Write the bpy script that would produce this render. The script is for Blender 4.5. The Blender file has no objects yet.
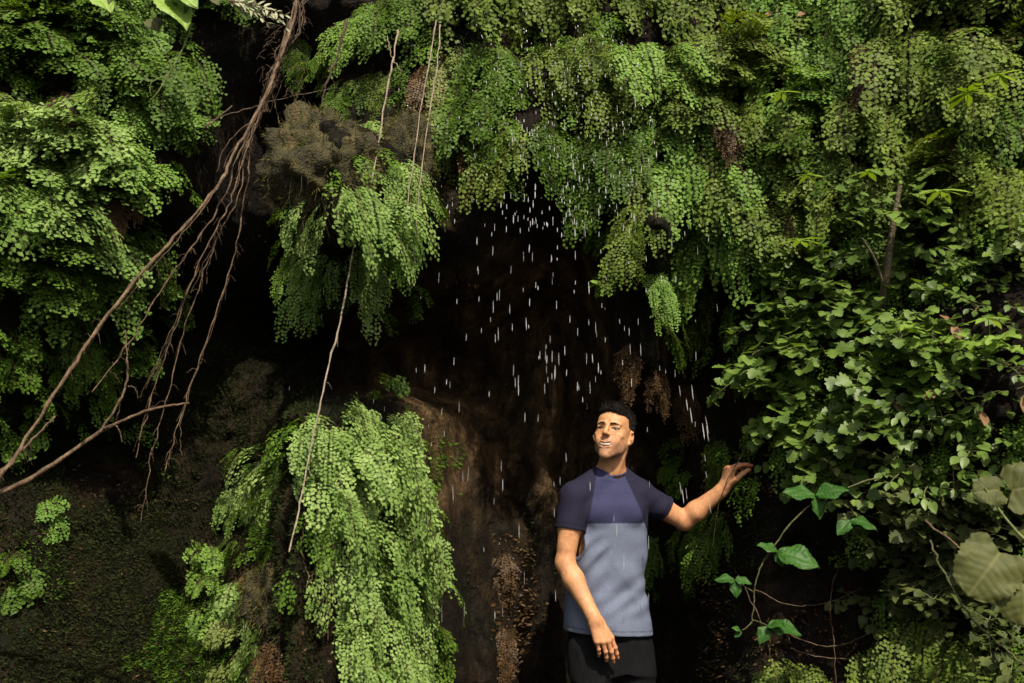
import bpy, math, random
import numpy as np
from mathutils import Vector, Matrix

rad = math.radians
rng = np.random.default_rng(7)
random.seed(7)
scene = bpy.context.scene
COL = scene.collection

# ------------------------------------------------------------------ camera, sky, sun, exposure
CAM = np.array([0.0, -4.3, 1.45])
PITCH = rad(8.2)
FPX = 995.6                                   # focal length in pixels: 35 mm lens
cam_data = bpy.data.cameras.new("camera")
cam_data.lens = 35.0
cam_data.sensor_width = 36.0
cam_data.clip_start = 0.05
cam_data.clip_end = 2000.0
cam_data.dof.use_dof = True
cam_data.dof.focus_distance = 4.25
cam_data.dof.aperture_fstop = 2.8
cam = bpy.data.objects.new("camera", cam_data)
cam.location = Vector(CAM)
cam.rotation_euler = (math.pi / 2 + PITCH, 0, 0)
COL.objects.link(cam)
scene.camera = cam

SUN_EL, SUN_AZ = rad(50), rad(16)             # azimuth: to the right of straight behind the camera
S = Vector((math.sin(SUN_AZ) * math.cos(SUN_EL), -math.cos(SUN_AZ) * math.cos(SUN_EL), math.sin(SUN_EL)))
world = bpy.data.worlds.new("World")
scene.world = world
world.use_nodes = True
wn = world.node_tree.nodes
wn.clear()
sky = wn.new("ShaderNodeTexSky")
sky.sky_type = 'NISHITA'
sky.sun_disc = False
sky.sun_elevation = SUN_EL
sky.sun_rotation = math.pi - SUN_AZ
sky.air_density = 0.7
sky.dust_density = 4.0
sky.ozone_density = 0.3
bg = wn.new("ShaderNodeBackground")
bg.inputs[1].default_value = 0.10
wo = wn.new("ShaderNodeOutputWorld")
world.node_tree.links.new(sky.outputs[0], bg.inputs[0])
world.node_tree.links.new(bg.outputs[0], wo.inputs[0])
sun_d = bpy.data.lights.new("sun", 'SUN')
sun_d.energy = 4.4
sun_d.angle = rad(0.5)
sun_d.color = (1.0, 0.90, 0.74)
sun = bpy.data.objects.new("sun", sun_d)
sun.rotation_euler = S.to_track_quat('Z', 'Y').to_euler()
sun.location = S * 30
COL.objects.link(sun)
scene.view_settings.view_transform = 'Standard'
scene.view_settings.look = 'None'
scene.view_settings.gamma = 1.0
scene.view_settings.exposure = 0.88
scene.cycles.max_bounces = 6
scene.cycles.diffuse_bounces = 3
scene.cycles.transmission_bounces = 6
scene.cycles.caustics_reflective = False
scene.cycles.caustics_refractive = False

# ------------------------------------------------------------------ helpers
CF, SF = math.cos(PITCH), math.sin(PITCH)


def ray(px, py):
    u, v = (px - 512) / FPX, (341.5 - py) / FPX
    return np.array([u, CF - v * SF, SF + v * CF])


def at(px, py, Y=0.0):
    """the point at the depth plane y = Y seen at a pixel of the photograph"""
    d = ray(px, py)
    return CAM + d * ((Y - CAM[1]) / d[1])


def hash3(i, j, k):
    n = (i.astype(np.int64) * 374761393 + j.astype(np.int64) * 668265263 + k.astype(np.int64) * 2147483647) & 0x7fffffff
    n = ((n ^ (n >> 13)) * 1274126177) & 0x7fffffff
    n = ((n ^ (n >> 16)) * 668265263) & 0x7fffffff
    return (n & 0xffff) / 65535.0


def vnoise(p):
    p = np.asarray(p, float)
    f = np.floor(p)
    t = p - f
    t = t * t * (3 - 2 * t)
    i, j, k = f[..., 0], f[..., 1], f[..., 2]
    r = 0
    for a in (0, 1):
        wa = t[..., 0] if a else 1 - t[..., 0]
        for b in (0, 1):
            wb = t[..., 1] if b else 1 - t[..., 1]
            for c in (0, 1):
                wc = t[..., 2] if c else 1 - t[..., 2]
                r = r + wa * wb * wc * hash3(i + a, j + b, k + c)
    return r * 2 - 1


def fbm(p, octaves=4):
    p = np.asarray(p, float)
    r, a = 0, 1.0
    for _ in range(octaves):
        r = r + a * vnoise(p)
        p = p * 2.03 + 17.3
        a *= 0.5
    return r


def sst(e0, e1, x):
    t = np.clip((x - e0) / (e1 - e0), 0, 1)
    return t * t * (3 - 2 * t)


def gauss(x, c, w):
    return np.exp(-((x - c) / w) ** 2)


def norm(v):
    v = np.asarray(v, float)
    n = np.linalg.norm(v, axis=-1, keepdims=True)
    return v / np.maximum(n, 1e-9)


def new_mesh(name, verts, faces_flat, starts, totals, smooth=True):
    me = bpy.data.meshes.new(name)
    verts = np.ascontiguousarray(verts, dtype=np.float32)
    me.vertices.add(len(verts))
    me.vertices.foreach_set("co", verts.ravel())
    me.loops.add(len(faces_flat))
    me.loops.foreach_set("vertex_index", np.ascontiguousarray(faces_flat, dtype=np.int32))
    me.polygons.add(len(starts))
    me.polygons.foreach_set("loop_start", np.ascontiguousarray(starts, dtype=np.int32))
    me.polygons.foreach_set("loop_total", np.ascontiguousarray(totals, dtype=np.int32))
    if smooth:
        me.polygons.foreach_set("use_smooth", np.ones(len(starts), dtype=bool))
    me.update(calc_edges=True)
    me.validate()
    return me


def mesh_quads(name, verts, quads, smooth=True):
    quads = np.asarray(quads)
    n = len(quads)
    k = quads.shape[1]
    return new_mesh(name, verts, quads.ravel(), np.arange(n) * k, np.full(n, k), smooth)


def obj(name, me, mat=None, parent=None):
    o = bpy.data.objects.new(name, me)
    if mat is not None and me is not None and len(me.materials) == 0:
        me.materials.append(mat)
    COL.objects.link(o)
    if parent is not None:
        o.parent = parent
    return o


def tag(o, label=None, cat=None, group=None, kind=None):
    if label:
        o['label'] = label
    if cat:
        o['category'] = cat
    if group:
        o['group'] = group
    if kind:
        o['kind'] = kind
    return o


def thing(name, label, cat, loc, group=None):
    o = bpy.data.objects.new(name, None)
    o.empty_display_size = 0.05
    COL.objects.link(o)
    o.location = Vector(loc)
    return tag(o, label, cat, group)


# --- leaves: many copies of one small outline
class Leaves:
    def __init__(self, outline, faces=None):
        self.t = np.array(outline, float)
        if self.t.shape[1] == 2:
            self.t = np.c_[self.t, np.zeros(len(self.t))]
        self.faces = faces or [list(range(len(self.t)))]
        self.P, self.A, self.N, self.S = [], [], [], []

    def add(self, p, axis, normal, size):
        p = np.atleast_2d(p)
        n = len(p)
        self.P.append(p)
        self.A.append(np.broadcast_to(np.atleast_2d(axis), (n, 3)))
        self.N.append(np.broadcast_to(np.atleast_2d(normal), (n, 3)))
        self.S.append(np.broadcast_to(np.atleast_1d(size), (n,)))

    def count(self):
        return sum(len(p) for p in self.P)

    def arrays(self):
        P, A, N, Sz = (np.concatenate(q) for q in (self.P, self.A, self.N, self.S))
        A = norm(A)
        B = norm(np.cross(N, A))
        N = np.cross(A, B)
        t = self.t
        V = P[:, None, :] + Sz[:, None, None] * (t[None, :, 0, None] * A[:, None, :] + t[None, :, 1, None] * B[:, None, :] + t[None, :, 2, None] * N[:, None, :])
        n, k = len(P), len(t)
        loops, totals = [], []
        base = (np.arange(n) * k)[:, None]
        f = np.concatenate([np.array(q) for q in self.faces])
        tot = np.array([len(q) for q in self.faces])
        loops = (base + f[None, :]).ravel()
        totals = np.tile(tot, n)
        return V.reshape(-1, 3), loops, totals

    def mesh(self, name, smooth=False):
        V, loops, totals = self.arrays()
        starts = np.concatenate([[0], np.cumsum(totals)[:-1]])
        return new_mesh(name, V, loops, starts, totals, smooth)


def joined_mesh(name, *sets):
    V, L, T, off = [], [], [], 0
    for s in sets:
        v, l, t = s.arrays() if hasattr(s, 'arrays') else s
        V.append(v)
        L.append(np.asarray(l) + off)
        T.append(t)
        off += len(v)
    V, L, T = np.concatenate(V), np.concatenate(L), np.concatenate(T)
    return new_mesh(name, V, L, np.concatenate([[0], np.cumsum(T)[:-1]]), T, False)


# --- tubes along curves
def catmull(pts, n=8):
    pts = np.asarray(pts, float)
    if len(pts) < 3:
        t = np.linspace(0, 1, n + 1)[:, None]
        return pts[0] * (1 - t) + pts[-1] * t
    P = np.vstack([2 * pts[0] - pts[1], pts, 2 * pts[-1] - pts[-2]])
    out = []
    for i in range(1, len(P) - 2):
        for s in range(n):
            t = s / n
            out.append(0.5 * (2 * P[i] + (P[i + 1] - P[i - 1]) * t + (2 * P[i - 1] - 5 * P[i] + 4 * P[i + 1] - P[i + 2]) * t * t + (3 * P[i] - P[i - 1] - 3 * P[i + 1] + P[i + 2]) * t ** 3))
    out.append(P[-2])
    return np.array(out)


class Tubes:
    def __init__(self, sides=5):
        self.k = sides
        self.V, self.Q, self.n = [], [], 0

    def add(self, pts, r0, r1=None, wob=0.0):
        pts = np.asarray(pts, float)
        m = len(pts)
        r1 = r0 if r1 is None else r1
        r = np.linspace(r0, r1, m)
        if wob:
            r = r * (1 + wob * rng.uniform(-1, 1, m))
        T = norm(np.gradient(pts, axis=0))
        ref = np.array([0.31, 0.87, 0.38])
        U = norm(np.cross(T, ref))
        W = np.cross(T, U)
        a = np.arange(self.k) / self.k * 2 * math.pi
        ring = pts[:, None, :] + r[:, None, None] * (np.cos(a)[None, :, None] * U[:, None, :] + np.sin(a)[None, :, None] * W[:, None, :])
        self.V.append(ring.reshape(-1, 3))
        i = np.arange(m - 1)[:, None] * self.k
        j = np.arange(self.k)[None, :]
        j2 = (j + 1) % self.k
        q = np.stack([i + j, i + j2, i + self.k + j2, i + self.k + j], -1).reshape(-1, 4) + self.n
        self.Q.append(q)
        self.n += m * self.k

    def arrays(self):
        Q = np.concatenate(self.Q)
        return np.concatenate(self.V), Q.ravel(), np.full(len(Q), 4)

    def mesh(self, name):
        return mesh_quads(name, np.concatenate(self.V), np.concatenate(self.Q))


# ------------------------------------------------------------------ materials
def nodes_of(name):
    m = bpy.data.materials.new(name)
    m.use_nodes = True
    nt = m.node_tree
    nt.nodes.clear()
    out = nt.nodes.new("ShaderNodeOutputMaterial")
    return m, nt, out


def leaf_mat(name, cols, rough=0.55, trans=0.36, spec=0.14):
    """leaf colour varies from leaf to leaf (random per island) and from plant to plant"""
    m, nt, out = nodes_of(name)
    N, L = nt.nodes, nt.links
    geo = N.new("ShaderNodeNewGeometry")
    oi = N.new("ShaderNodeObjectInfo")
    tc = N.new("ShaderNodeNewGeometry")
    nz = N.new("ShaderNodeTexNoise")
    nz.inputs['Scale'].default_value = 16.0
    L.new(tc.outputs['Position'], nz.inputs['Vector'])
    mx = N.new("ShaderNodeMath"); mx.operation = 'MULTIPLY_ADD'
    mx.inputs[1].default_value = 0.20
    L.new(geo.outputs['Random Per Island'], mx.inputs[0])
    mm = N.new("ShaderNodeMath"); mm.operation = 'MULTIPLY_ADD'
    mm.inputs[1].default_value = 1.1; mm.inputs[2].default_value = -0.30
    L.new(nz.outputs['Fac'], mm.inputs[0])
    m3 = N.new("ShaderNodeMath"); m3.operation = 'MULTIPLY_ADD'
    m3.inputs[1].default_value = 0.25
    L.new(oi.outputs['Random'], m3.inputs[0])
    L.new(mm.outputs[0], m3.inputs[2])
    L.new(m3.outputs[0], mx.inputs[2])
    cr = N.new("ShaderNodeValToRGB")
    el = cr.color_ramp.elements
    el[0].position = 0.0; el[0].color = (*cols[0], 1)
    el[1].position = 1.0; el[1].color = (*cols[-1], 1)
    for i, c in enumerate(cols[1:-1], 1):
        e = el.new(i / (len(cols) - 1)); e.color = (*c, 1)
    L.new(mx.outputs[0], cr.inputs[0])
    p = N.new("ShaderNodeBsdfPrincipled")
    p.inputs['Roughness'].default_value = rough
    p.inputs['Specular IOR Level'].default_value = spec
    L.new(cr.outputs[0], p.inputs['Base Color'])
    t = N.new("ShaderNodeBsdfTranslucent")
    hs = N.new("ShaderNodeHueSaturation")
    hs.inputs['Hue'].default_value = 0.485
    hs.inputs['Saturation'].default_value = 1.15
    hs.inputs['Value'].default_value = 1.3
    L.new(cr.outputs[0], hs.inputs['Color'])
    L.new(hs.outputs[0], t.inputs['Color'])
    mix = N.new("ShaderNodeMixShader")
    mix.inputs[0].default_value = trans
    L.new(p.outputs[0], mix.inputs[1])
    L.new(t.outputs[0], mix.inputs[2])
    L.new(mix.outputs[0], out.inputs[0])
    return m


def noise_mat(name, cols, scale=8.0, rough=(0.5, 0.8), bump=0.4, bscale=60.0, spec=0.3, detail=6.0, stretch=None, positions=None):
    m, nt, out = nodes_of(name)
    N, L = nt.nodes, nt.links
    tc = N.new("ShaderNodeTexCoord")
    vec = tc.outputs['Object']
    if stretch:
        mp = N.new("ShaderNodeMapping")
        mp.inputs['Scale'].default_value = stretch
        L.new(vec, mp.inputs[0]); vec = mp.outputs[0]
    nz = N.new("ShaderNodeTexNoise")
    nz.inputs['Scale'].default_value = scale
    nz.inputs['Detail'].default_value = detail
    nz.inputs['Roughness'].default_value = 0.65
    L.new(vec, nz.inputs['Vector'])
    cr = N.new("ShaderNodeValToRGB")
    el = cr.color_ramp.elements
    ps = positions or np.linspace(0.3, 0.7, len(cols))
    el[0].position = ps[0]; el[0].color = (*cols[0], 1)
    el[1].position = ps[-1]; el[1].color = (*cols[-1], 1)
    for i, c in enumerate(cols[1:-1], 1):
        e = el.new(ps[i]); e.color = (*c, 1)
    L.new(nz.outputs['Fac'], cr.inputs[0])
    p = N.new("ShaderNodeBsdfPrincipled")
    L.new(cr.outputs[0], p.inputs['Base Color'])
    p.inputs['Specular IOR Level'].default_value = spec
    n2 = N.new("ShaderNodeTexNoise")
    n2.inputs['Scale'].default_value = bscale
    n2.inputs['Detail'].default_value = 5
    L.new(vec, n2.inputs['Vector'])
    mr = N.new("ShaderNodeMapRange")
    mr.inputs[3].default_value = rough[0]; mr.inputs[4].default_value = rough[1]
    L.new(n2.outputs['Fac'], mr.inputs[0])
    L.new(mr.outputs[0], p.inputs['Roughness'])
    b = N.new("ShaderNodeBump")
    b.inputs['Strength'].default_value = bump
    b.inputs['Distance'].default_value = 0.02
    L.new(n2.outputs['Fac'], b.inputs['Height'])
    L.new(b.outputs[0], p.inputs['Normal'])
    L.new(p.outputs[0], out.inputs[0])
    return m


M = {}
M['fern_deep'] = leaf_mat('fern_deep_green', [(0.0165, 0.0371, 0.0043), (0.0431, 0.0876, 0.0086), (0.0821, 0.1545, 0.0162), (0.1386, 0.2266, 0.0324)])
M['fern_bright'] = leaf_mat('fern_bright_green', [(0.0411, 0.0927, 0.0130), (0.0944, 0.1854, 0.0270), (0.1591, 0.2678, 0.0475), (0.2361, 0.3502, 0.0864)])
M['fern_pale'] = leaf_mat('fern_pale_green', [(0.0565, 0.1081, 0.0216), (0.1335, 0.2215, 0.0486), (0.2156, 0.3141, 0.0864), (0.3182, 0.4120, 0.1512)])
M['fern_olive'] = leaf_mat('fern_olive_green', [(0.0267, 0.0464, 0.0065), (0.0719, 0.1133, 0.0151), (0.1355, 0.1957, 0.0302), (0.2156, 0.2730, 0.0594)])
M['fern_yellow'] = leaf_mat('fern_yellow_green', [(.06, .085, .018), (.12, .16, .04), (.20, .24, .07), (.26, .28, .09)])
M['fern_dead'] = leaf_mat('fern_dead_brown', [(.020, .012, .006), (.045, .026, .011), (.085, .048, .018), (.13, .078, .030)], trans=0.15, spec=0.2)
M['bush'] = leaf_mat('bush_leaf_green', [(0.0288, 0.0566, 0.0097), (0.0657, 0.1154, 0.0194), (0.1181, 0.1854, 0.0324), (0.1848, 0.2575, 0.0594)], rough=0.45, spec=0.3)
M['bush_lime'] = leaf_mat('lime_leaf_green', [(.08, .15, .02), (.14, .23, .035), (.20, .30, .06), (.25, .35, .09)], rough=0.4)
M['big_leaf'] = leaf_mat('grey_green_leaf', [(.018, .027, .010), (.036, .050, .018), (.062, .078, .030)], rough=0.6, trans=0.12, spec=.2)
M['dry_leaf'] = leaf_mat('dry_leaf_tan', [(.10, .055, .025), (.18, .10, .05), (.26, .15, .08)], trans=0.2, spec=0.2)
M['pale_leaf'] = leaf_mat('withered_pale_leaf', [(.20, .22, .12), (.30, .31, .19), (.38, .38, .25)], trans=0.2, spec=0.2)
M['moss'] = leaf_mat('moss_green', [(.007, .011, .003), (.014, .021, .005), (.026, .034, .008), (.050, .055, .015)], trans=0.2, spec=0.1, rough=0.8)
M['moss_lush'] = leaf_mat('moss_lush_green', [(.02, .05, .006), (.045, .10, .01), (.08, .15, .016), (.12, .19, .03)], trans=0.3, spec=0.1, rough=0.8)
M['root'] = noise_mat('root_bark_tan', [(.030, .018, .010), (.085, .053, .028), (.17, .115, .064)], scale=40, bscale=220, bump=0.5, stretch=(1, 1, .35))
M['root_dark'] = noise_mat('root_bark_dark', [(.020, .013, .008), (.06, .038, .02), (.12, .08, .045)], scale=40, bscale=200, bump=0.5)
M['stem'] = noise_mat('green_stem', [(.06, .08, .02), (.12, .14, .045), (.17, .17, .07)], scale=30, bump=0.1)
M['rachis'] = noise_mat('fern_stalk_dark', [(.02, .012, .006), (.05, .03, .012)], scale=30, bump=0.0)
M['vine'] = noise_mat('vine_pale_bark', [(.09, .07, .045), (.20, .16, .11), (.30, .25, .18)], scale=50, bscale=200, bump=.3)
M['trunk'] = noise_mat('sapling_bark', [(.05, .04, .022), (.10, .085, .045)], scale=25, bscale=90, bump=0.6)
M['ground'] = noise_mat('wet_earth', [(.010, .008, .005), (.022, .016, .010), (.040, .030, .018)], scale=5, bscale=50, bump=0.6)
M['peat'] = noise_mat('root_mat_brown', [(.010, .009, .003), (.026, .022, .007), (.046, .040, .012), (.085, .062, .022)], scale=14, bscale=120, bump=1.0, rough=(.7, .95))

# ------------------------------------------------------------------ the cliff (a dripping grotto)
def relief(x, z):
    """depth y of the rock face over (x, z); larger is deeper"""
    y = 0.05 + 0.10 * (z - 2.6) * (z > 2.6)
    # left wall comes forward, right wall comes forward
    y = y - 0.42 * sst(-1.45, -2.4, x) - 0.5 * sst(-2.2, -4.5, x)
    y = y - 0.62 * sst(1.0, 2.5, x) - 0.5 * sst(2.3, 4.5, x)
    # the hollow under the overhang
    lip = 2.66 + 0.10 * np.sin(x * 3.1) + 0.05 * np.sin(x * 9)
    inx = sst(-2.35, -1.55, x) * sst(1.12, 0.72, x)
    y = y + 1.2 * inx * sst(lip + 0.14, lip - 0.5, z)
    # crevice running up on the left of the overhang
    y = y + 0.85 * gauss(x, -1.22 + 0.12 * (z - 2.8), 0.23) * sst(2.0, 2.5, z) * sst(3.9, 3.3, z)
    # hanging bulge with fern
    y = y - 0.80 * gauss(x, -0.70, 0.28) * sst(2.1, 2.6, z) * sst(3.02, 2.78, z)
    # fern mound in front, pillar at the back
    mz = sst(2.02, 1.70, z)
    y = y - 1.72 * gauss(x, -0.74, 0.40) * mz - 0.20 * gauss(x, -0.74, 0.40) * sst(1.5, 0.5, z)
    y = y - 0.45 * gauss(x, 0.17, 0.14) * sst(2.5, 1.9, z)
    y = y - 1.05 * gauss(x, 0.62, 0.17) * sst(1.65, 2.05, z) * sst(2.75, 2.5, z)
    y = y - 0.35 * gauss(x, -0.2, 0.25) * sst(1.5, 0.4, z)
    # mossy slope low on the left
    y = y + 0.45 * sst(2.05, 1.7, z) * sst(-1.9, -2.4, x) - 1.25 * sst(1.55, -0.1, z) * sst(-0.9, -1.9, x)
    # dark hollow behind the dead branch
    y = y + 0.55 * gauss(x, -2.05, 0.20) * gauss(z, 1.62, 0.13)
    # leafy ledge on the right, earth bank below it
    y = y - 0.22 * sst(1.0, 1.6, x) * gauss(z, 1.95, 0.35)
    y = y + 0.18 * gauss(x, 1.45, 0.45) * sst(1.5, 1.1, z)
    return y


GX = np.arange(-5.0, 5.0001, 0.02)
GZ = np.arange(-0.3, 6.2001, 0.02)
XX, ZZ = np.meshgrid(GX, GZ, indexing='ij')
YY = relief(XX, ZZ)
q = np.stack([XX * 2.2, YY * 1.5, ZZ * 2.2], -1)
YY = YY + 0.10 * fbm(q, 3) + 0.045 * fbm(q * 4.5 + 3, 3)
strat = vnoise(np.stack([XX * 7 + 3, YY * 2, ZZ * 2.0], -1))
YY = YY - 0.05 * np.abs(strat) - 0.035 * np.abs(fbm(np.stack([XX * 11 + 5, YY * 3, ZZ * 8], -1), 3))
RC = np.clip(sst(-1.6, -1.2, XX) * sst(1.1, 0.7, XX) * sst(2.6, 2.2, ZZ), 0, 1)
cone = np.abs(vnoise(np.stack([XX * 9, ZZ * 1.6, XX * 0 + 5], -1)))
YY = YY - RC * 0.16 * cone


def cliff_y(x, z):
    fx = np.clip((np.asarray(x) - GX[0]) / 0.02, 0, len(GX) - 1.001)
    fz = np.clip((np.asarray(z) - GZ[0]) / 0.02, 0, len(GZ) - 1.001)
    i, j = fx.astype(int), fz.astype(int)
    a, b = fx - i, fz - j
    return (YY[i, j] * (1 - a) * (1 - b) + YY[i + 1, j] * a * (1 - b) + YY[i, j + 1] * (1 - a) * b + YY[i + 1, j + 1] * a * b)


def hit_many(px, py):
    px, py = np.atleast_1d(px).astype(float), np.atleast_1d(py).astype(float)
    u, v = (px - 512) / FPX, (341.5 - py) / FPX
    d = np.stack([u, CF - v * SF, SF + v * CF], -1)
    t = np.full(len(px), 2.0)
    done = np.zeros(len(px), bool)
    for _ in range(260):
        p = CAM + d * t[:, None]
        done |= p[:, 1] >= cliff_y(p[:, 0], p[:, 2])
        if done.all():
            break
        t = np.where(done, t, t + 0.018)
    return CAM + d * t[:, None]


def hit(px, py):
    return hit_many([px], [py])[0]


def cliff_normal(p):
    p = np.atleast_2d(p)
    e = 0.06
    dx = (cliff_y(p[:, 0] + e, p[:, 2]) - cliff_y(p[:, 0] - e, p[:, 2])) / (2 * e)
    dz = (cliff_y(p[:, 0], p[:, 2] + e) - cliff_y(p[:, 0], p[:, 2] - e)) / (2 * e)
    return norm(np.stack([dx, -np.ones(len(p)), dz], -1))


def rock_material():
    m, nt, out = nodes_of('wet_mossy_rock')
    N, L = nt.nodes, nt.links
    geo = N.new("ShaderNodeNewGeometry")
    n1 = N.new("ShaderNodeTexNoise"); n1.inputs['Scale'].default_value = 3.0; n1.inputs['Detail'].default_value = 8; n1.inputs['Roughness'].default_value = 0.7
    mp = N.new("ShaderNodeMapping"); mp.inputs['Scale'].default_value = (1.6, 1.6, .55)
    L.new(geo.outputs['Position'], mp.inputs[0]); L.new(mp.outputs[0], n1.inputs['Vector'])
    cr = N.new("ShaderNodeValToRGB"); el = cr.color_ramp.elements
    el[0].position = .36; el[0].color = (.005, .0036, .0024, 1)
    el[1].position = .80; el[1].color = (.062, .038, .017, 1)
    e = el.new(.52); e.color = (.0125, .0085, .0048, 1)
    e = el.new(.64); e.color = (.028, .018, .0085, 1)
    L.new(n1.outputs['Fac'], cr.inputs[0])
    n2 = N.new("ShaderNodeTexNoise"); n2.inputs['Scale'].default_value = 2.1; n2.inputs['Detail'].default_value = 7; n2.inputs['Roughness'].default_value = .7
    L.new(geo.outputs['Position'], n2.inputs['Vector'])
    mk = N.new("ShaderNodeMapRange"); mk.inputs[1].default_value = .52; mk.inputs[2].default_value = .66
    L.new(n2.outputs['Fac'], mk.inputs[0])
    mc = N.new("ShaderNodeMix"); mc.data_type = 'RGBA'
    L.new(mk.outputs[0], mc.inputs[0]); L.new(cr.outputs[0], mc.inputs[6]); mc.inputs[7].default_value = (.008, .0115, .003, 1)
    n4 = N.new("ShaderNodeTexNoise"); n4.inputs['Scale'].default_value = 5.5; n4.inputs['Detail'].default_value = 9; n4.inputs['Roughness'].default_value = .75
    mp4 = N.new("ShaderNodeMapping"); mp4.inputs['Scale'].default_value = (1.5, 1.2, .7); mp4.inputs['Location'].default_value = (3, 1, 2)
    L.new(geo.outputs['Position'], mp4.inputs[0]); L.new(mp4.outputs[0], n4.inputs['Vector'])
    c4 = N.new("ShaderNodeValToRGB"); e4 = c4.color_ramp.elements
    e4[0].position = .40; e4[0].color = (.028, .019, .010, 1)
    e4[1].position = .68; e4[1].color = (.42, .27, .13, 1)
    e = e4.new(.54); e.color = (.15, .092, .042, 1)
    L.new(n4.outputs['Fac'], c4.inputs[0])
    ca = N.new("ShaderNodeAttribute"); ca.attribute_name = 'shade_lift'  # weight of the brightening put into the colour of the shaded recess
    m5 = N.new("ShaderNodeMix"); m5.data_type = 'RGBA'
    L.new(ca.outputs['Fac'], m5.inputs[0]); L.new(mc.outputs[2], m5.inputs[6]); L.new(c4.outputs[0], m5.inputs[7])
    p = N.new("ShaderNodeBsdfPrincipled")
    L.new(m5.outputs[2], p.inputs['Base Color'])
    n3 = N.new("ShaderNodeTexNoise"); n3.inputs['Scale'].default_value = 38; n3.inputs['Detail'].default_value = 6; n3.inputs['Roughness'].default_value = .65
    L.new(geo.outputs['Position'], n3.inputs['Vector'])
    mr = N.new("ShaderNodeMapRange"); mr.inputs[1].default_value = .35; mr.inputs[2].default_value = .65; mr.inputs[3].default_value = .35; mr.inputs[4].default_value = .85
    L.new(n3.outputs['Fac'], mr.inputs[0]); L.new(mr.outputs[0], p.inputs['Roughness'])
    p.inputs['Specular IOR Level'].default_value = .13
    b = N.new("ShaderNodeBump"); b.inputs['Strength'].default_value = .9; b.inputs['Distance'].default_value = .03
    L.new(n3.outputs['Fac'], b.inputs['Height']); L.new(b.outputs[0], p.inputs['Normal'])
    n6 = N.new("ShaderNodeTexNoise"); n6.inputs['Scale'].default_value = 13; n6.inputs['Detail'].default_value = 8; n6.inputs['Roughness'].default_value = .7
    L.new(geo.outputs['Position'], n6.inputs['Vector'])
    b2 = N.new("ShaderNodeBump"); b2.inputs['Strength'].default_value = 1.0; b2.inputs['Distance'].default_value = .09
    L.new(n6.outputs['Fac'], b2.inputs['Height']); L.new(b2.outputs[0], b.inputs['Normal'])
    L.new(p.outputs[0], out.inputs[0])
    return m


def build_cliff():
    nx, nz = XX.shape
    V = np.stack([XX, YY, ZZ], -1).reshape(-1, 3)
    i = np.arange(nx - 1)[:, None] * nz
    j = np.arange(nz - 1)[None, :]
    Q = np.stack([i + j, i + nz + j, i + nz + j + 1, i + j + 1], -1).reshape(-1, 4)
    n0 = len(V)
    # plateau on top and the two flanks run back behind the face
    top = np.arange(nx) * nz + nz - 1
    B = V[top].copy(); B[:, 1] = 30; B[:, 2] = 7.0
    lf = np.arange(nz); L_ = V[lf].copy(); L_[:, 1] = 30; L_[:, 0] = -9
    rt = (nx - 1) * nz + np.arange(nz); R_ = V[rt].copy(); R_[:, 1] = 30; R_[:, 0] = 9
    V = np.vstack([V, B, L_, R_])
    a = np.arange(nx - 1)
    Qt = np.stack([top[a], top[a + 1], n0 + a + 1, n0 + a], -1)
    c = np.arange(nz - 1)
    Ql = np.stack([lf[c], lf[c + 1], n0 + nx + c + 1, n0 + nx + c], -1)
    Qr = np.stack([rt[c + 1], rt[c], n0 + nx + nz + c, n0 + nx + nz + c + 1], -1)
    me = mesh_quads('cliff', V, np.vstack([Q, Qt, Ql, Qr]))
    at_ = me.attributes.new('shade_lift', 'FLOAT', 'POINT')     # paler brown rock tone painted on the back wall to brighten its shade
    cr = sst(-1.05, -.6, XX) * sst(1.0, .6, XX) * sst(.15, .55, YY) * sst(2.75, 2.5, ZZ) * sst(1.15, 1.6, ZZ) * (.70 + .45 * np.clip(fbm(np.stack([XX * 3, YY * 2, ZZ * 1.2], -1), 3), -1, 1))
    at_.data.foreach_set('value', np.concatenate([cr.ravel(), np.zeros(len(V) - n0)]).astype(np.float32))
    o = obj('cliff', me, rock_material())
    tag(o, kind='structure')


build_cliff()


def build_ground():
    e = np.concatenate([[-400, -150, -60, -25], np.linspace(-12, 12, 121), [25, 60, 150, 400]])
    X, Y = np.meshgrid(e, e, indexing='ij')
    near = (np.abs(X) < 12) & (np.abs(Y) < 12)
    Z = np.where(near, 0.025 * fbm(np.stack([X * 2.3, Y * 2.3, X * 0], -1), 4), 0) - 0.02
    n = len(e)
    i = np.arange(n - 1)[:, None] * n
    j = np.arange(n - 1)[None, :]
    Q = np.stack([i + j, i + n + j, i + n + j + 1, i + j + 1], -1).reshape(-1, 4)
    o = obj('ground', mesh_quads('ground', np.stack([X, Y, Z], -1).reshape(-1, 3), Q), M['ground'])
    tag(o, kind='structure')


build_ground()

# ------------------------------------------------------------------ ferns
FAN = [(0, 0), (.42, .40), (.72, .56), (.90, .36), (.86, .16), (1.0, .05), (.95, -.22), (.80, -.40), (.60, -.55), (.36, -.34)]


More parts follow.
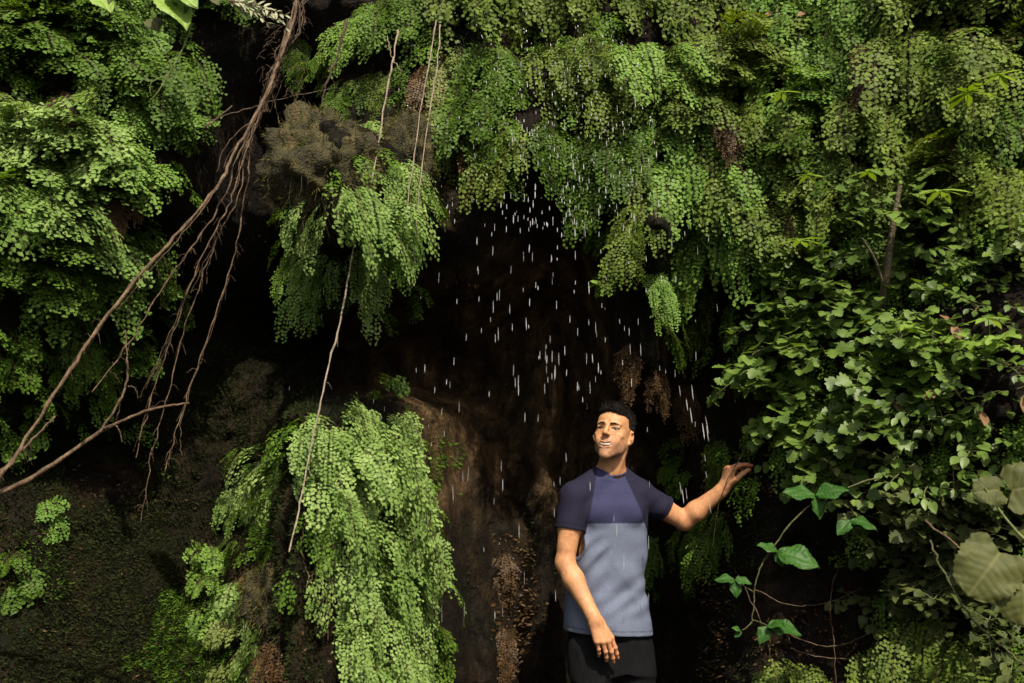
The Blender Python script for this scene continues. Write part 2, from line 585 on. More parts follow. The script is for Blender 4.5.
def frond(lv, tb, base, out, up, L, az, el, grav, leaf, width=.36, steps=26, rr=None):
    """one arching frond: side stalks carry fan-shaped leaflets"""
    side = np.cross(up, out)
    d = norm(out * math.cos(az) * math.cos(el) + side * math.sin(az) * math.cos(el) + up * math.sin(el))
    p = np.array(base, float)
    ds = L / steps
    pts = [p.copy()]
    nrm0 = norm(out * rr.uniform(.5, 1.0) + up * rr.uniform(.3, .9) + side * rr.normal(0, .25))
    k = 0
    for s in range(steps):
        t = (s + 1) / steps
        d = norm(d + np.array([0, 0, -1]) * grav * ds * (0.5 + t) / L + rr.normal(0, .05, 3))
        p = p + d * ds
        pts.append(p.copy())
        if t < .18:
            continue
        n = norm(nrm0 - d * np.dot(nrm0, d) + rr.normal(0, .09, 3))
        sd = np.cross(d, n)
        prof = (1 - t) ** .65 * min(1, (t - .12) / .2)
        Lp = L * width * prof * rr.uniform(.7, 1.15) + leaf * .8
        for sg in (1, -1):
            if rr.random() < .08:
                continue
            pd = norm(d * .55 + sd * sg * .85 + np.array([0, 0, -.25]) + rr.normal(0, .12, 3))
            m = max(1, int(Lp / (leaf * .55)))
            tt = (np.arange(m) + 1) / m
            q = p + pd * (tt * Lp)[:, None] + np.array([0, 0, -1]) * (tt ** 2 * Lp * .18)[:, None]
            nn = norm(n + rr.normal(0, .10, 3))
            ps = np.cross(pd, nn)
            alt = np.where(np.arange(m) % 2 == 0, 1.0, -1.0)[:, None]
            ax = norm(pd * .55 + ps * alt * .9 + np.array([0, 0, -.25]) + rr.normal(0, .16, (m, 3)))
            ax[-1] = norm(pd + rr.normal(0, .1, 3))
            sz = leaf * rr.uniform(.75, 1.25, m) * (1 - .25 * tt)
            lv.add(q, ax, norm(nn + rr.normal(0, .11, (m, 3))), sz)
            if tb is not None and m > 3:
                tb.add([p, p + pd * Lp * .5, q[-1]], .0007, .0004)
    if tb is not None:
        tb.add(pts[::2], .0018, .0007)


def fern_meshes(seed, kind):
    rr = np.random.default_rng(seed)
    lv, tb = Leaves(FAN), Tubes(3)
    out, up = np.array([0, -1.0, 0]), np.array([0, 0, 1.0])
    cfg = {
        'curtain': dict(n=12, L=(.22, .54), az=1.1, el=(-.5, .4), g=(2.6, 4.6), leaf=.0195, w=.235),
        'shelf':   dict(n=19, L=(.24, .42), az=1.2, el=(-.25, .45), g=(.7, 1.7), leaf=.0195, w=.34),
        'mound':   dict(n=14, L=(.20, .46), az=1.35, el=(-.3, .7), g=(2.8, 5.0), leaf=.0205, w=.235),
        'trail':   dict(n=9, L=(.26, .52), az=.8, el=(-.8, .1), g=(3.2, 5.0), leaf=.0180, w=.20),
        'sprig':   dict(n=6, L=(.10, .20), az=1.2, el=(-.2, .7), g=(1.5, 3.0), leaf=.0170, w=.38),
    }[kind]
    for _ in range(cfg['n']):
        base = np.array([rr.normal(0, .035), rr.uniform(-.01, .02), rr.normal(0, .035)])
        frond(lv, tb, base, out, up, rr.uniform(*cfg['L']), rr.uniform(-cfg['az'], cfg['az']), rr.uniform(*cfg['el']), rr.uniform(*cfg['g']), cfg['leaf'], cfg['w'], 22, rr)
    return lv.mesh('fern_foliage'), tb.mesh('fern_stem')


FERN = {}
for kind, num in (('curtain', 5), ('shelf', 3), ('mound', 4), ('trail', 3), ('sprig', 2)):
    FERN[kind] = [fern_meshes(100 + 13 * i + len(kind) * 7, kind) for i in range(num)]
COLOUR = {}
ORD = ['first', 'second', 'third', 'fourth', 'fifth', 'sixth', 'seventh', 'eighth', 'ninth', 'tenth', 'eleventh', 'twelfth', 'thirteenth', 'fourteenth']


def fern_mesh_in(kind, i, mat):
    """the same leaves in another leaf colour share their stalks"""
    key = (kind, i, mat)
    if key not in COLOUR:
        a, b = FERN[kind][i]
        c = a.copy()
        c.materials.clear()
        c.materials.append(M[mat])
        if not b.materials:
            b.materials.append(M['rachis'])
        COLOUR[key] = (c, b)
    return COLOUR[key]


n_fern = 0


def place_fern(px, py, kind, mat, size, label, group, push=0.0):
    global n_fern
    n_fern += 1
    p = hit(px, py)
    nrm = cliff_normal(p)[0]
    i = n_fern % len(FERN[kind])
    a, b = fern_mesh_in(kind, i, mat)
    if push:
        p = at(px, py, p[1] - push)
    t = thing('fern', label, 'fern', p, group)
    ang = math.atan2(nrm[0], -nrm[1])
    t.rotation_euler = (rng.uniform(-.15, .15), rng.uniform(-.15, .15), ang * .7 + rng.uniform(-.25, .25))
    s = size * rng.uniform(.92, 1.08)
    t.scale = (s * rng.choice([-1, 1]), s, s)
    obj('foliage', a, None, t)
    obj('stem', b, None, t)
    return t


CW = {'fern_deep': 'deep green', 'fern_bright': 'pale bright green', 'fern_olive': 'olive green', 'fern_yellow': 'yellowish green', 'fern_dead': 'dead brown', 'fern_pale': 'very pale green'}


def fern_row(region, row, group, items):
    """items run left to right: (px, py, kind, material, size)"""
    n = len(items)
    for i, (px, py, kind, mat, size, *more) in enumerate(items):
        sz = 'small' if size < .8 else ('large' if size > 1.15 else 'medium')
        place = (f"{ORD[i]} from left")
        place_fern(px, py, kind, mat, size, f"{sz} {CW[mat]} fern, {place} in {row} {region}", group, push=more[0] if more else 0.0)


# upper right fern curtain
G = 'ferns of the upper right curtain'
R = 'of upper right curtain'
fern_row(R, 'top row', G, [(650, -30, 'curtain', 'fern_olive', 1.2), (700, -20, 'curtain', 'fern_olive', 1.1), (752, -30, 'curtain', 'fern_olive', 1.2), (806, -18, 'curtain', 'fern_bright', 1.0), (850, -10, 'curtain', 'fern_deep', 1.0), (905, -30, 'curtain', 'fern_olive', 1.2), (962, -20, 'shelf', 'fern_olive', 1.1), (1012, -30, 'curtain', 'fern_olive', 1.2)])
fern_row(R, 'second row', G, [(640, 55, 'curtain', 'fern_bright', 1.0), (684, 42, 'curtain', 'fern_olive', 1.0), (735, 48, 'shelf', 'fern_olive', 1.0), (790, 36, 'curtain', 'fern_bright', 1.1), (838, 42, 'curtain', 'fern_deep', .9), (915, 45, 'curtain', 'fern_olive', 1.1), (965, 62, 'curtain', 'fern_olive', 1.0), (1015, 50, 'shelf', 'fern_olive', 1.1)])
fern_row(R, 'third row', G, [(655, 108, 'curtain', 'fern_bright', .95), (705, 100, 'shelf', 'fern_olive', 1.0), (756, 112, 'curtain', 'fern_olive', 1.0), (812, 96, 'shelf', 'fern_bright', .9), (866, 102, 'curtain', 'fern_olive', 1.1), (930, 118, 'curtain', 'fern_olive', 1.0), (985, 112, 'curtain', 'fern_deep', 1.0)])
fern_row(R, 'fourth row', G, [(690, 165, 'curtain', 'fern_bright', 1.0), (738, 170, 'curtain', 'fern_olive', 1.0), (785, 158, 'shelf', 'fern_deep', 1.0), (840, 165, 'curtain', 'fern_olive', 1.0), (895, 160, 'curtain', 'fern_olive', 1.0), (950, 172, 'shelf', 'fern_olive', 1.0), (1005, 165, 'curtain', 'fern_olive', 1.0)])
fern_row(R, 'bottom row', G, [(688, 228, 'trail', 'fern_bright', 1.0), (722, 225, 'curtain', 'fern_bright', 1.0), (765, 222, 'curtain', 'fern_bright', .9), (815, 215, 'shelf', 'fern_olive', .9), (872, 218, 'curtain', 'fern_deep', .9)])
# fringe of the overhang
G = 'ferns hanging along the overhang'
R = 'along the overhang'
fern_row(R, 'top fringe', G, [(455, -25, 'curtain', 'fern_olive', 1.1), (505, -28, 'curtain', 'fern_deep', 1.0), (552, -20, 'curtain', 'fern_olive', 1.1), (600, -28, 'curtain', 'fern_olive', 1.1)])
fern_row(R, 'middle fringe', G, [(452, 60, 'trail', 'fern_yellow', .9), (498, 55, 'curtain', 'fern_deep', .9), (545, 45, 'trail', 'fern_olive', 1.0), (592, 50, 'curtain', 'fern_olive', .9), (618, 70, 'trail', 'fern_olive', 1.0)])
fern_row(R, 'bottom fringe', G, [(447, 95, 'trail', 'fern_yellow', .9), (480, 100, 'curtain', 'fern_deep', .9), (507, 128, 'trail', 'fern_olive', .9), (545, 125, 'trail', 'fern_deep', .9), (588, 150, 'trail', 'fern_deep', .9), (612, 140, 'curtain', 'fern_deep', .8), (640, 165, 'trail', 'fern_olive', .9)])
# left wall
G = 'ferns of the left wall'
R = 'of left fern wall'
fern_row(R, 'top row', G, [(15, -15, 'shelf', 'fern_deep', 1.1), (60, -5, 'shelf', 'fern_deep', 1.0), (110, 10, 'shelf', 'fern_bright', .9), (155, -5, 'curtain', 'fern_bright', .9), (200, -10, 'shelf', 'fern_deep', .9)])
fern_row(R, 'second row', G, [(35, 40, 'shelf', 'fern_deep', 1.0), (90, 48, 'shelf', 'fern_deep', 1.1), (140, 62, 'curtain', 'fern_deep', 1.1), (180, 65, 'curtain', 'fern_deep', .9)])
fern_row(R, 'third row', G, [(20, 130, 'shelf', 'fern_pale', .9), (65, 135, 'shelf', 'fern_pale', 1.2), (110, 160, 'shelf', 'fern_bright', .95), (165, 118, 'shelf', 'fern_bright', .8)])
fern_row(R, 'fourth row', G, [(8, 200, 'shelf', 'fern_bright', 1.0), (60, 205, 'shelf', 'fern_pale', 1.1), (115, 232, 'curtain', 'fern_deep', .9)])
fern_row(R, 'fifth row', G, [(30, 262, 'shelf', 'fern_deep', 1.0), (80, 268, 'curtain', 'fern_deep', 1.0), (128, 280, 'shelf', 'fern_bright', .9), (160, 298, 'shelf', 'fern_deep', .7)])
fern_row(R, 'bottom row', G, [(18, 348, 'sprig', 'fern_deep', 1.0), (70, 338, 'curtain', 'fern_deep', .7), (108, 345, 'shelf', 'fern_deep', .8)])
fern_row('on left mossy bank', 'sparse row', G, [(10, 425, 'sprig', 'fern_deep', 1.0), (45, 512, 'sprig', 'fern_bright', .8), (10, 575, 'sprig', 'fern_deep', .8)])
# tuft under the hanging root mat
G = 'ferns under the hanging root mat'
R = 'beneath hanging root mat'
fern_row('above hanging root mat', 'top row', G, [(300, 40, 'trail', 'fern_deep', .6), (330, 60, 'curtain', 'fern_deep', .6), (360, 15, 'curtain', 'fern_bright', .7), (400, 5, 'curtain', 'fern_deep', .9), (428, 15, 'sprig', 'fern_deep', 1.0)])
fern_row('above hanging root mat', 'lower row', G, [(352, 88, 'trail', 'fern_deep', .6), (378, 75, 'trail', 'fern_olive', .6), (408, 70, 'trail', 'fern_deep', .7)])
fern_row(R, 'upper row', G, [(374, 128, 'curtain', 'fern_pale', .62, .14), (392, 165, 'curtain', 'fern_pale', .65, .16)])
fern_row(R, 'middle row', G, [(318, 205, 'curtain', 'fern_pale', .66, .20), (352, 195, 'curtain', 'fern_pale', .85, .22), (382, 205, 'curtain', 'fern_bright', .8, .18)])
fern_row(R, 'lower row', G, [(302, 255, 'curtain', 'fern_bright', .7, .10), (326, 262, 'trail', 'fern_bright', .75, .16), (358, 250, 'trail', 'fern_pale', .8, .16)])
# the bright mound
G = 'ferns of the bright mound'
R = 'of bright fern mound'
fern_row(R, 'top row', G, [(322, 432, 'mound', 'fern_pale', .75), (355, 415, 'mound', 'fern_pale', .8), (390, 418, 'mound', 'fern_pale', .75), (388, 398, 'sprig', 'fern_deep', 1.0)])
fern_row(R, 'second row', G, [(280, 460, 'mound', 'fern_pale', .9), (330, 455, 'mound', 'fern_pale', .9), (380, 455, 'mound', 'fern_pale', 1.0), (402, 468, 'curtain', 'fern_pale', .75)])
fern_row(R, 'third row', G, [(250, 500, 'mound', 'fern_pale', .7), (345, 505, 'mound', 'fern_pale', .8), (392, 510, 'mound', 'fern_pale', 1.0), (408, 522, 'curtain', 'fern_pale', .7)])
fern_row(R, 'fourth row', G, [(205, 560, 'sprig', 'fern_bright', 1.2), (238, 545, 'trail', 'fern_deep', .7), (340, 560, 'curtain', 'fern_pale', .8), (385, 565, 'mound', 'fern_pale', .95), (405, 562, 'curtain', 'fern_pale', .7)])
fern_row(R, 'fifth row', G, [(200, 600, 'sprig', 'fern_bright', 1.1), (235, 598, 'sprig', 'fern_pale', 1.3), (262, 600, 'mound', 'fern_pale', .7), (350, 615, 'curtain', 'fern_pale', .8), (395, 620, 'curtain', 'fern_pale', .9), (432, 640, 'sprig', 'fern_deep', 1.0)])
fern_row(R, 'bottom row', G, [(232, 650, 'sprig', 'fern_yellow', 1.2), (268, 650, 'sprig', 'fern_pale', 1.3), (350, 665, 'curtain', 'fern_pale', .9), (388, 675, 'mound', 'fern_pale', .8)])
# around the grotto's right side, behind the man
G = 'ferns on the dark wall behind the man'
R = 'behind the man'
fern_row(R, 'top row', G, [(612, 255, 'sprig', 'fern_deep', 1.1), (645, 215, 'trail', 'fern_olive', .8), (652, 275, 'trail', 'fern_bright', .6), (660, 320, 'trail', 'fern_deep', .6), (676, 262, 'trail', 'fern_olive', .8), (705, 300, 'trail', 'fern_olive', .7)])
fern_row(R, 'middle row', G, [(688, 462, 'sprig', 'fern_deep', 1.0), (720, 445, 'trail', 'fern_olive', .6)])
fern_row(R, 'bottom row', G, [(655, 535, 'trail', 'fern_deep', .7), (690, 535, 'trail', 'fern_deep', .7), (722, 515, 'trail', 'fern_deep', .7)])
# lower right, in shade
G = 'ferns of the dark lower right bank'
R = 'of lower right bank'
fern_row(R, 'bottom row', G, [(795, 665, 'mound', 'fern_olive', .7), (885, 650, 'curtain', 'fern_olive', .9), (930, 625, 'curtain', 'fern_olive', .9), (975, 650, 'curtain', 'fern_olive', .9)])

# small ferns nobody could count between the big ones
def fern_cover():
    rr = np.random.default_rng(5)
    lv = Leaves(FAN)
    zones = [  # pixel window, number of short fronds, leaf size
        ((600, 1060, -60, 260), 420), ((420, 660, -60, 170), 120), ((-40, 190, -60, 300), 230), ((-40, 150, 300, 440), 40),
        ((240, 430, 410, 700), 90), ((290, 420, 150, 320), 60), ((720, 1060, 250, 480), 200), ((860, 1050, 480, 700), 50)]
    for (a, b, c, d), n in zones:
        P = hit_many(rr.uniform(a, b, n), rr.uniform(c, d, n))
        Nn = cliff_normal(P)
        for p, nn in zip(P, Nn):
            if vnoise(p * 3.3 + 4) < -.35:
                continue
            out = norm(np.array([nn[0], nn[1], 0]))
            frond(lv, None, p, out, np.array([0, 0, 1.0]), rr.uniform(.10, .24), rr.uniform(-1.2, 1.2), rr.uniform(-.3, .6), rr.uniform(1.5, 3.5), .0150, .34, 10, rr)
    tag(obj('fern_ground_cover', lv.mesh('fern_ground_cover'), M['fern_deep']), 'short ferns growing all over the rock between the larger ferns', 'fern cover', kind='stuff')


fern_cover()

# ------------------------------------------------------------------ the man
class Field:
    """signed distance on a grid; parts are blended in, then one skin is drawn round the whole"""
    def __init__(self, lo, hi, h):
        self.lo, self.h = np.array(lo, float), h
        self.n = np.ceil((np.array(hi, float) - self.lo) / h).astype(int) + 1
        self.d = np.full(self.n, 0.06, np.float32)

    def box(self, lo, hi):
        a = np.clip(np.floor((np.asarray(lo) - self.lo) / self.h).astype(int), 0, self.n - 1)
        b = np.clip(np.ceil((np.asarray(hi) - self.lo) / self.h).astype(int) + 1, 1, self.n)
        sl = tuple(slice(x, y) for x, y in zip(a, b))
        g = [self.lo[i] + self.h * np.arange(a[i], b[i]) for i in range(3)]
        return sl, np.stack(np.meshgrid(*g, indexing='ij'), -1)

    def put(self, sl, e, k, sub=False):
        d = self.d[sl]
        if sub:
            e = -e
            hh = np.clip(0.5 - 0.5 * (d - e) / k, 0, 1)
            self.d[sl] = d + (e - d) * hh + k * hh * (1 - hh)
        else:
            hh = np.clip(0.5 + 0.5 * (d - e) / k, 0, 1)
            self.d[sl] = d + (e - d) * hh - k * hh * (1 - hh)

    def cone(self, a, b, ra, rb, k=.01, sub=False):
        a, b = np.asarray(a, float), np.asarray(b, float)
        m = max(ra, rb) + k + .03
        sl, P = self.box(np.minimum(a, b) - m, np.maximum(a, b) + m)
        ab = b - a
        t = np.clip(((P - a) @ ab) / (ab @ ab), 0, 1)
        e = np.linalg.norm(P - a - t[..., None] * ab, axis=-1) - (ra + (rb - ra) * t)
        self.put(sl, e, k, sub)

    def ell(self, c, r, R=None, k=.01, sub=False):
        c, r = np.asarray(c, float), np.asarray(r, float)
        m = r.max() + k + .03
        sl, P = self.box(c - m, c + m)
        q = (P - c)
        if R is not None:
            q = q @ np.asarray(R)            # world to local
        k0 = np.linalg.norm(q / r, axis=-1)
        k1 = np.linalg.norm(q / (r * r), axis=-1)
        self.put(sl, k0 * (k0 - 1) / np.maximum(k1, 1e-6), k, sub)

    def loft(self, rings, k=.02, yaw=0.0):
        """rings: (z, cx, cy, half width, half depth), z rising"""
        rings = np.array(rings, float)
        z0, z1 = rings[0, 0], rings[-1, 0]
        m = rings[:, 3:].max() + .05
        lo = [rings[:, 1].min() - m, rings[:, 2].min() - m, z0 - .05]
        hi = [rings[:, 1].max() + m, rings[:, 2].max() + m, z1 + .05]
        sl, P = self.box(lo, hi)
        z = P[..., 2]
        cx, cy, a, b = (np.interp(z, rings[:, 0], rings[:, i]) for i in (1, 2, 3, 4))
        c, s = math.cos(yaw), math.sin(yaw)
        dx, dy = P[..., 0] - cx, P[..., 1] - cy
        lx, ly = c * dx + s * dy, -s * dx + c * dy
        pw = 2.4
        k0 = (np.abs(lx / a) ** pw + np.abs(ly / b) ** pw) ** (1 / pw)
        e = (k0 - 1) * np.minimum(a, b) * .9
        e = np.maximum(e, np.maximum(z0 - z, z - z1))
        self.put(sl, e, k)

    def surface(self):
        d, h = self.d, self.h
        s = (d < 0)
        si = s.astype(np.int8)
        c = (si[:-1, :-1, :-1] + si[1:, :-1, :-1] + si[:-1, 1:, :-1] + si[:-1, :-1, 1:] + si[1:, 1:, :-1] + si[1:, :-1, 1:] + si[:-1, 1:, 1:] + si[1:, 1:, 1:])
        act = (c > 0) & (c < 8)
        idx = np.argwhere(act)
        shp = np.array(act.shape)
        flat = (idx[:, 0] * shp[1] + idx[:, 1]) * shp[2] + idx[:, 2]
        cor = [(i, j, k) for i in (0, 1) for j in (0, 1) for k in (0, 1)]
        val = {o: d[idx[:, 0] + o[0], idx[:, 1] + o[1], idx[:, 2] + o[2]] for o in cor}
        acc = np.zeros((len(idx), 3)); cnt = np.zeros(len(idx))
        for o in cor:
            for ax in range(3):
                if o[ax]:
                    continue
                o2 = tuple(v + (1 if q == ax else 0) for q, v in enumerate(o))
                v0, v1 = val[o], val[o2]
                x = (v0 < 0) != (v1 < 0)
                t = np.where(x, v0 / np.where(x, v0 - v1, 1), 0)
                p = np.zeros((len(idx), 3)) + np.array(o)
                p[:, ax] += t
                acc[x] += p[x]; cnt[x] += 1
        V = (idx + acc / cnt[:, None]) * h + self.lo
        quads = []
        for ax in range(3):
            u, w = (ax + 1) % 3, (ax + 2) % 3
            a = [slice(None)] * 3; b = [slice(None)] * 3
            a[ax] = slice(0, -1); b[ax] = slice(1, None)
            x = s[tuple(a)] != s[tuple(b)]
            e = np.argwhere(x)
            e = e[(e[:, u] > 0) & (e[:, w] > 0) & (e[:, u] < shp[u]) & (e[:, w] < shp[w])]
            inside = s[e[:, 0], e[:, 1], e[:, 2]]
            def cell(du, dw):
                q = e.copy(); q[:, u] -= du; q[:, w] -= dw
                return np.searchsorted(flat, (q[:, 0] * shp[1] + q[:, 1]) * shp[2] + q[:, 2])
            Q = np.stack([cell(1, 1), cell(0, 1), cell(0, 0), cell(1, 0)], -1)
            Q[~inside] = Q[~inside][:, ::-1]
            quads.append(Q)
        return V, np.concatenate(quads)


def smooth_verts(V, Q, it=2, f=.5):
    e = np.concatenate([Q[:, [0, 1]], Q[:, [1, 2]], Q[:, [2, 3]], Q[:, [3, 0]]])
    for _ in range(it):
        acc = np.zeros_like(V); cnt = np.zeros(len(V))
        for a, b in ((0, 1), (1, 0)):
            for c in range(3):
                acc[:, c] += np.bincount(e[:, a], V[e[:, b], c], len(V))
            cnt += np.bincount(e[:, a], minlength=len(V))
        V = V + f * (acc / np.maximum(cnt, 1)[:, None] - V)
    return V


def colour_attr(me, cols):
    a = me.color_attributes.new('tint', 'FLOAT_COLOR', 'POINT')
    a.data.foreach_set('color', np.c_[cols, np.ones(len(cols))].astype(np.float32).ravel())


def attr_mat(name, rough=.45, spec=.4, sss=0.0, bump=0.0, bscale=300.0, var=0.0, vscale=40.0, sheen=0.0, stretch=(1, 1, 1)):
    m, nt, out = nodes_of(name)
    N, L = nt.nodes, nt.links
    at_ = N.new("ShaderNodeAttribute"); at_.attribute_name = 'tint'
    p = N.new("ShaderNodeBsdfPrincipled")
    p.inputs['Roughness'].default_value = rough
    p.inputs['Specular IOR Level'].default_value = spec
    col = at_.outputs['Color']
    tc = N.new("ShaderNodeTexCoord")
    mp = N.new("ShaderNodeMapping"); mp.inputs['Scale'].default_value = stretch
    L.new(tc.outputs['Object'], mp.inputs[0])
    if var:
        nz = N.new("ShaderNodeTexNoise"); nz.inputs['Scale'].default_value = vscale; nz.inputs['Detail'].default_value = 5
        L.new(mp.outputs[0], nz.inputs['Vector'])
        mr = N.new("ShaderNodeMapRange"); mr.inputs[1].default_value = .3; mr.inputs[2].default_value = .7
        mr.inputs[3].default_value = 1 - var; mr.inputs[4].default_value = 1 + var
        L.new(nz.outputs['Fac'], mr.inputs[0])
        mu = N.new("ShaderNodeMix"); mu.data_type = 'RGBA'; mu.blend_type = 'MULTIPLY'; mu.inputs[0].default_value = 1
        L.new(col, mu.inputs[6]); L.new(mr.outputs[0], mu.inputs[7])
        col = mu.outputs[2]
    L.new(col, p.inputs['Base Color'])
    if sss:
        p.inputs['Subsurface Weight'].default_value = sss
        p.inputs['Subsurface Radius'].default_value = (.012, .004, .002)
        p.inputs['Subsurface Scale'].default_value = 0.6
    if bump:
        n2 = N.new("ShaderNodeTexNoise"); n2.inputs['Scale'].default_value = bscale; n2.inputs['Detail'].default_value = 3
        L.new(mp.outputs[0], n2.inputs['Vector'])
        b = N.new("ShaderNodeBump"); b.inputs['Strength'].default_value = bump; b.inputs['Distance'].default_value = .003
        L.new(n2.outputs['Fac'], b.inputs['Height']); L.new(b.outputs[0], p.inputs['Normal'])
    L.new(p.outputs[0], out.inputs[0])
    return m


def rotm(axis, deg):
    return np.array(Matrix.Rotation(rad(deg), 3, axis))


def build_man():
    root = thing('person', 'smiling man with short dark hair in navy and grey shirt touching the ferns', 'person', (at(612, 640, .03)[0], .05, 0))
    O = np.array(root.location)
    # joints
    neck = at(611, 469.5, .035)
    shR, shL = at(574, 497, -.045), at(640, 494, .075)
    elR, wrR = at(565, 563, -.075), at(594.5, 619, -.165)
    elL, wrL = at(684, 521, .12), at(724.5, 488, .045)
    hipR, hipL = at(591, 640, .0), at(630, 638, .07)
    knR, ftR = np.array([hipR[0] + .005, hipR[1] - .03, .47]), np.array([hipR[0] - .03, hipR[1] + .02, .075])
    knL, ftL = np.array([hipL[0] + .03, hipL[1] - .02, .47]), np.array([hipL[0] + .08, hipL[1] + .05, .075])
    yaw = rad(9)
    tc = lambda px, py: at(px, py, .03)
    # ---- body
    F = Field((-.02 + .15, -.33, 0.0), (1.12, .32, 1.84), .003)
    # torso under the shirt
    zz = lambda py: at(612, py, .03)[2]
    cx = lambda px, py: at(px, py, .03)[0]
    F.loft([(zz(650), cx(609, 650), .03, .138, .085), (zz(600), cx(609, 600), .03, .132, .085), (zz(560), cx(610, 560), .03, .142, .092), (zz(520), cx(612, 520), .03, .152, .10), (zz(496), cx(611, 496), .035, .135, .085), (zz(486), cx(611, 486), .04, .08, .06)], k=.03, yaw=yaw)
    for sh in (shR, shL):
        F.cone(neck + [0, .02, .0], sh, .045, .045, .03)
    # legs
    for hip, kn, ft in ((hipR, knR, ftR), (hipL, knL, ftL)):
        F.cone(hip + [0, 0, -.04], kn, .074, .055, .03)
        F.cone(kn, ft, .054, .036, .02)
        F.cone(ft + [0, .02, -.02], ft + [0, -.13, -.035], .035, .03, .02)
    # neck
    HC = at(613.5, 434.2, -.01)
    HR = rotm('Y', 6) @ rotm('Z', -24) @ rotm('X', -9)
    h = lambda x, y, z: HC + HR @ np.array([x, y, z])
    F.cone(neck + [0, .01, -.03], h(0, .025, -.06), .060, .053, .02)
    for sx in (-1, 1):                               # sternomastoid cords, collar bones
        F.cone(h(.055 * sx, .02, -.05), neck + [.018 * sx, -.045, -.015], .014, .010, .016)
    F.ell(h(0, -.045, -.105), (.011, .012, .014), HR, .015)
    # ---- head
    F.ell(h(0, .012, .040), (.073, .094, .078), HR, .02)
    F.ell(h(0, -.012, -.005), (.066, .078, .090), HR, .02)
    F.ell(h(0, -.045, .045), (.058, .042, .045), HR, .015)        # forehead
    F.cone(h(-.039, -.026, -.074), h(-.010, -.074, -.107), .016, .016, .02)   # jaw lines
    F.cone(h(.039, -.026, -.074), h(.010, -.074, -.107), .016, .016, .02)
    F.cone(h(-.050, .008, -.030), h(-.039, -.026, -.074), .016, .017, .02)
    F.cone(h(.050, .008, -.030), h(.039, -.026, -.074), .016, .017, .02)
    F.ell(h(0, -.084, -.109), (.018, .015, .014), HR, .014)        # chin
    F.ell(h(0, -.064, -.064), (.040, .029, .036), HR, .02)
    F.ell(h(0, -.080, -.090), (.022, .015, .014), HR, .014)        # muzzle
    for sx in (-1, 1):
        F.ell(h(.043 * sx, -.058, -.020), (.020, .016, .016), HR, .018)     # cheekbones
        F.cone(h(.014 * sx, -.088, .030), h(.046 * sx, -.072, .026), .008, .007, .010)   # brow ridge
        F.ell(h(.032 * sx, -.093, .009), (.0165, .014, .0095), HR, .008, sub=True)        # eye sockets
        F.cone(h(.018 * sx, -.0825, .0125), h(.046 * sx, -.0745, .0120), .0056, .0052, .004)  # upper lids
        F.cone(h(.020 * sx, -.0775, -.0025), h(.044 * sx, -.0715, -.0015), .0050, .0048, .005)  # lower lids
        F.ell(h(.036 * sx, -.066, -.046), (.014, .012, .015), HR, .018)    # smiling cheeks
        F.ell(h(.040 * sx, -.034, -.056), (.020, .026, .030), HR, .018)
        # ears
        E = HR @ rotm('Z', 32 * sx) @ rotm('X', -8)
        F.ell(h(.079 * sx, .014, -.008), (.009, .020, .031), E, .006)
        F.ell(h(.083 * sx, .008, -.004), (.007, .010, .017), E, .005, sub=True)
        F.ell(h(.074 * sx, .006, -.036), (.006, .008, .009), E, .006)
    F.cone(h(0, -.090, .018), h(0, -.1060, -.016), .0080, .0088, .008)     # nose
    F.ell(h(0, -.1060, -.0185), (.0100, .0105, .0095), HR, .006)
    for sx in (-1, 1):
        F.ell(h(.0125 * sx, -.098, -.023), (.0066, .0090, .0066), HR, .005)
        F.ell(h(.0065 * sx, -.106, -.0295), (.0030, .004, .003), HR, .003, sub=True)
    # mouth: a smile, corners drawn up and back
    mc = [h(x, -.095 + 5.5 * x * x, -.068 + 9.0 * x * x) for x in np.linspace(-.023, .023, 7)]
    for a, b in zip(mc[:-1], mc[1:]):
        F.cone(a, b, .0074, .0074, .004, sub=True)
    up = [h(x, -.0975 + 6 * x * x, -.0575 + 8.0 * x * x - .0015 * math.cos(x * 200)) for x in np.linspace(-.023, .023, 7)]
    dn = [h(x, -.0955 + 6 * x * x, -.0805 + 14.0 * x * x) for x in np.linspace(-.020, .020, 7)]
    for ch, r in ((up, .0032), (dn, .0040)):
        for a, b in zip(ch[:-1], ch[1:]):
            F.cone(a, b, r, r, .003)
    # ---- arms
    def arm(sh, el, wr, bulge):
        F.cone(sh, sh + (el - sh) * .45, .054, .049, .02)
        F.cone(sh + (el - sh) * .45, el, .047, .039, .02)
        F.cone(sh + (el - sh) * .35 + bulge, sh + (el - sh) * .75 + bulge * .6, .036, .030, .02)
        f = wr - el
        F.cone(el, el + f * .30, .039, .043, .02)
        F.cone(el + f * .30, wr, .042, .0265, .02)
    arm(shR, elR, wrR, np.array([-.006, -.018, 0]))
    arm(shL, elL, wrL, np.array([.0, -.012, -.012]))

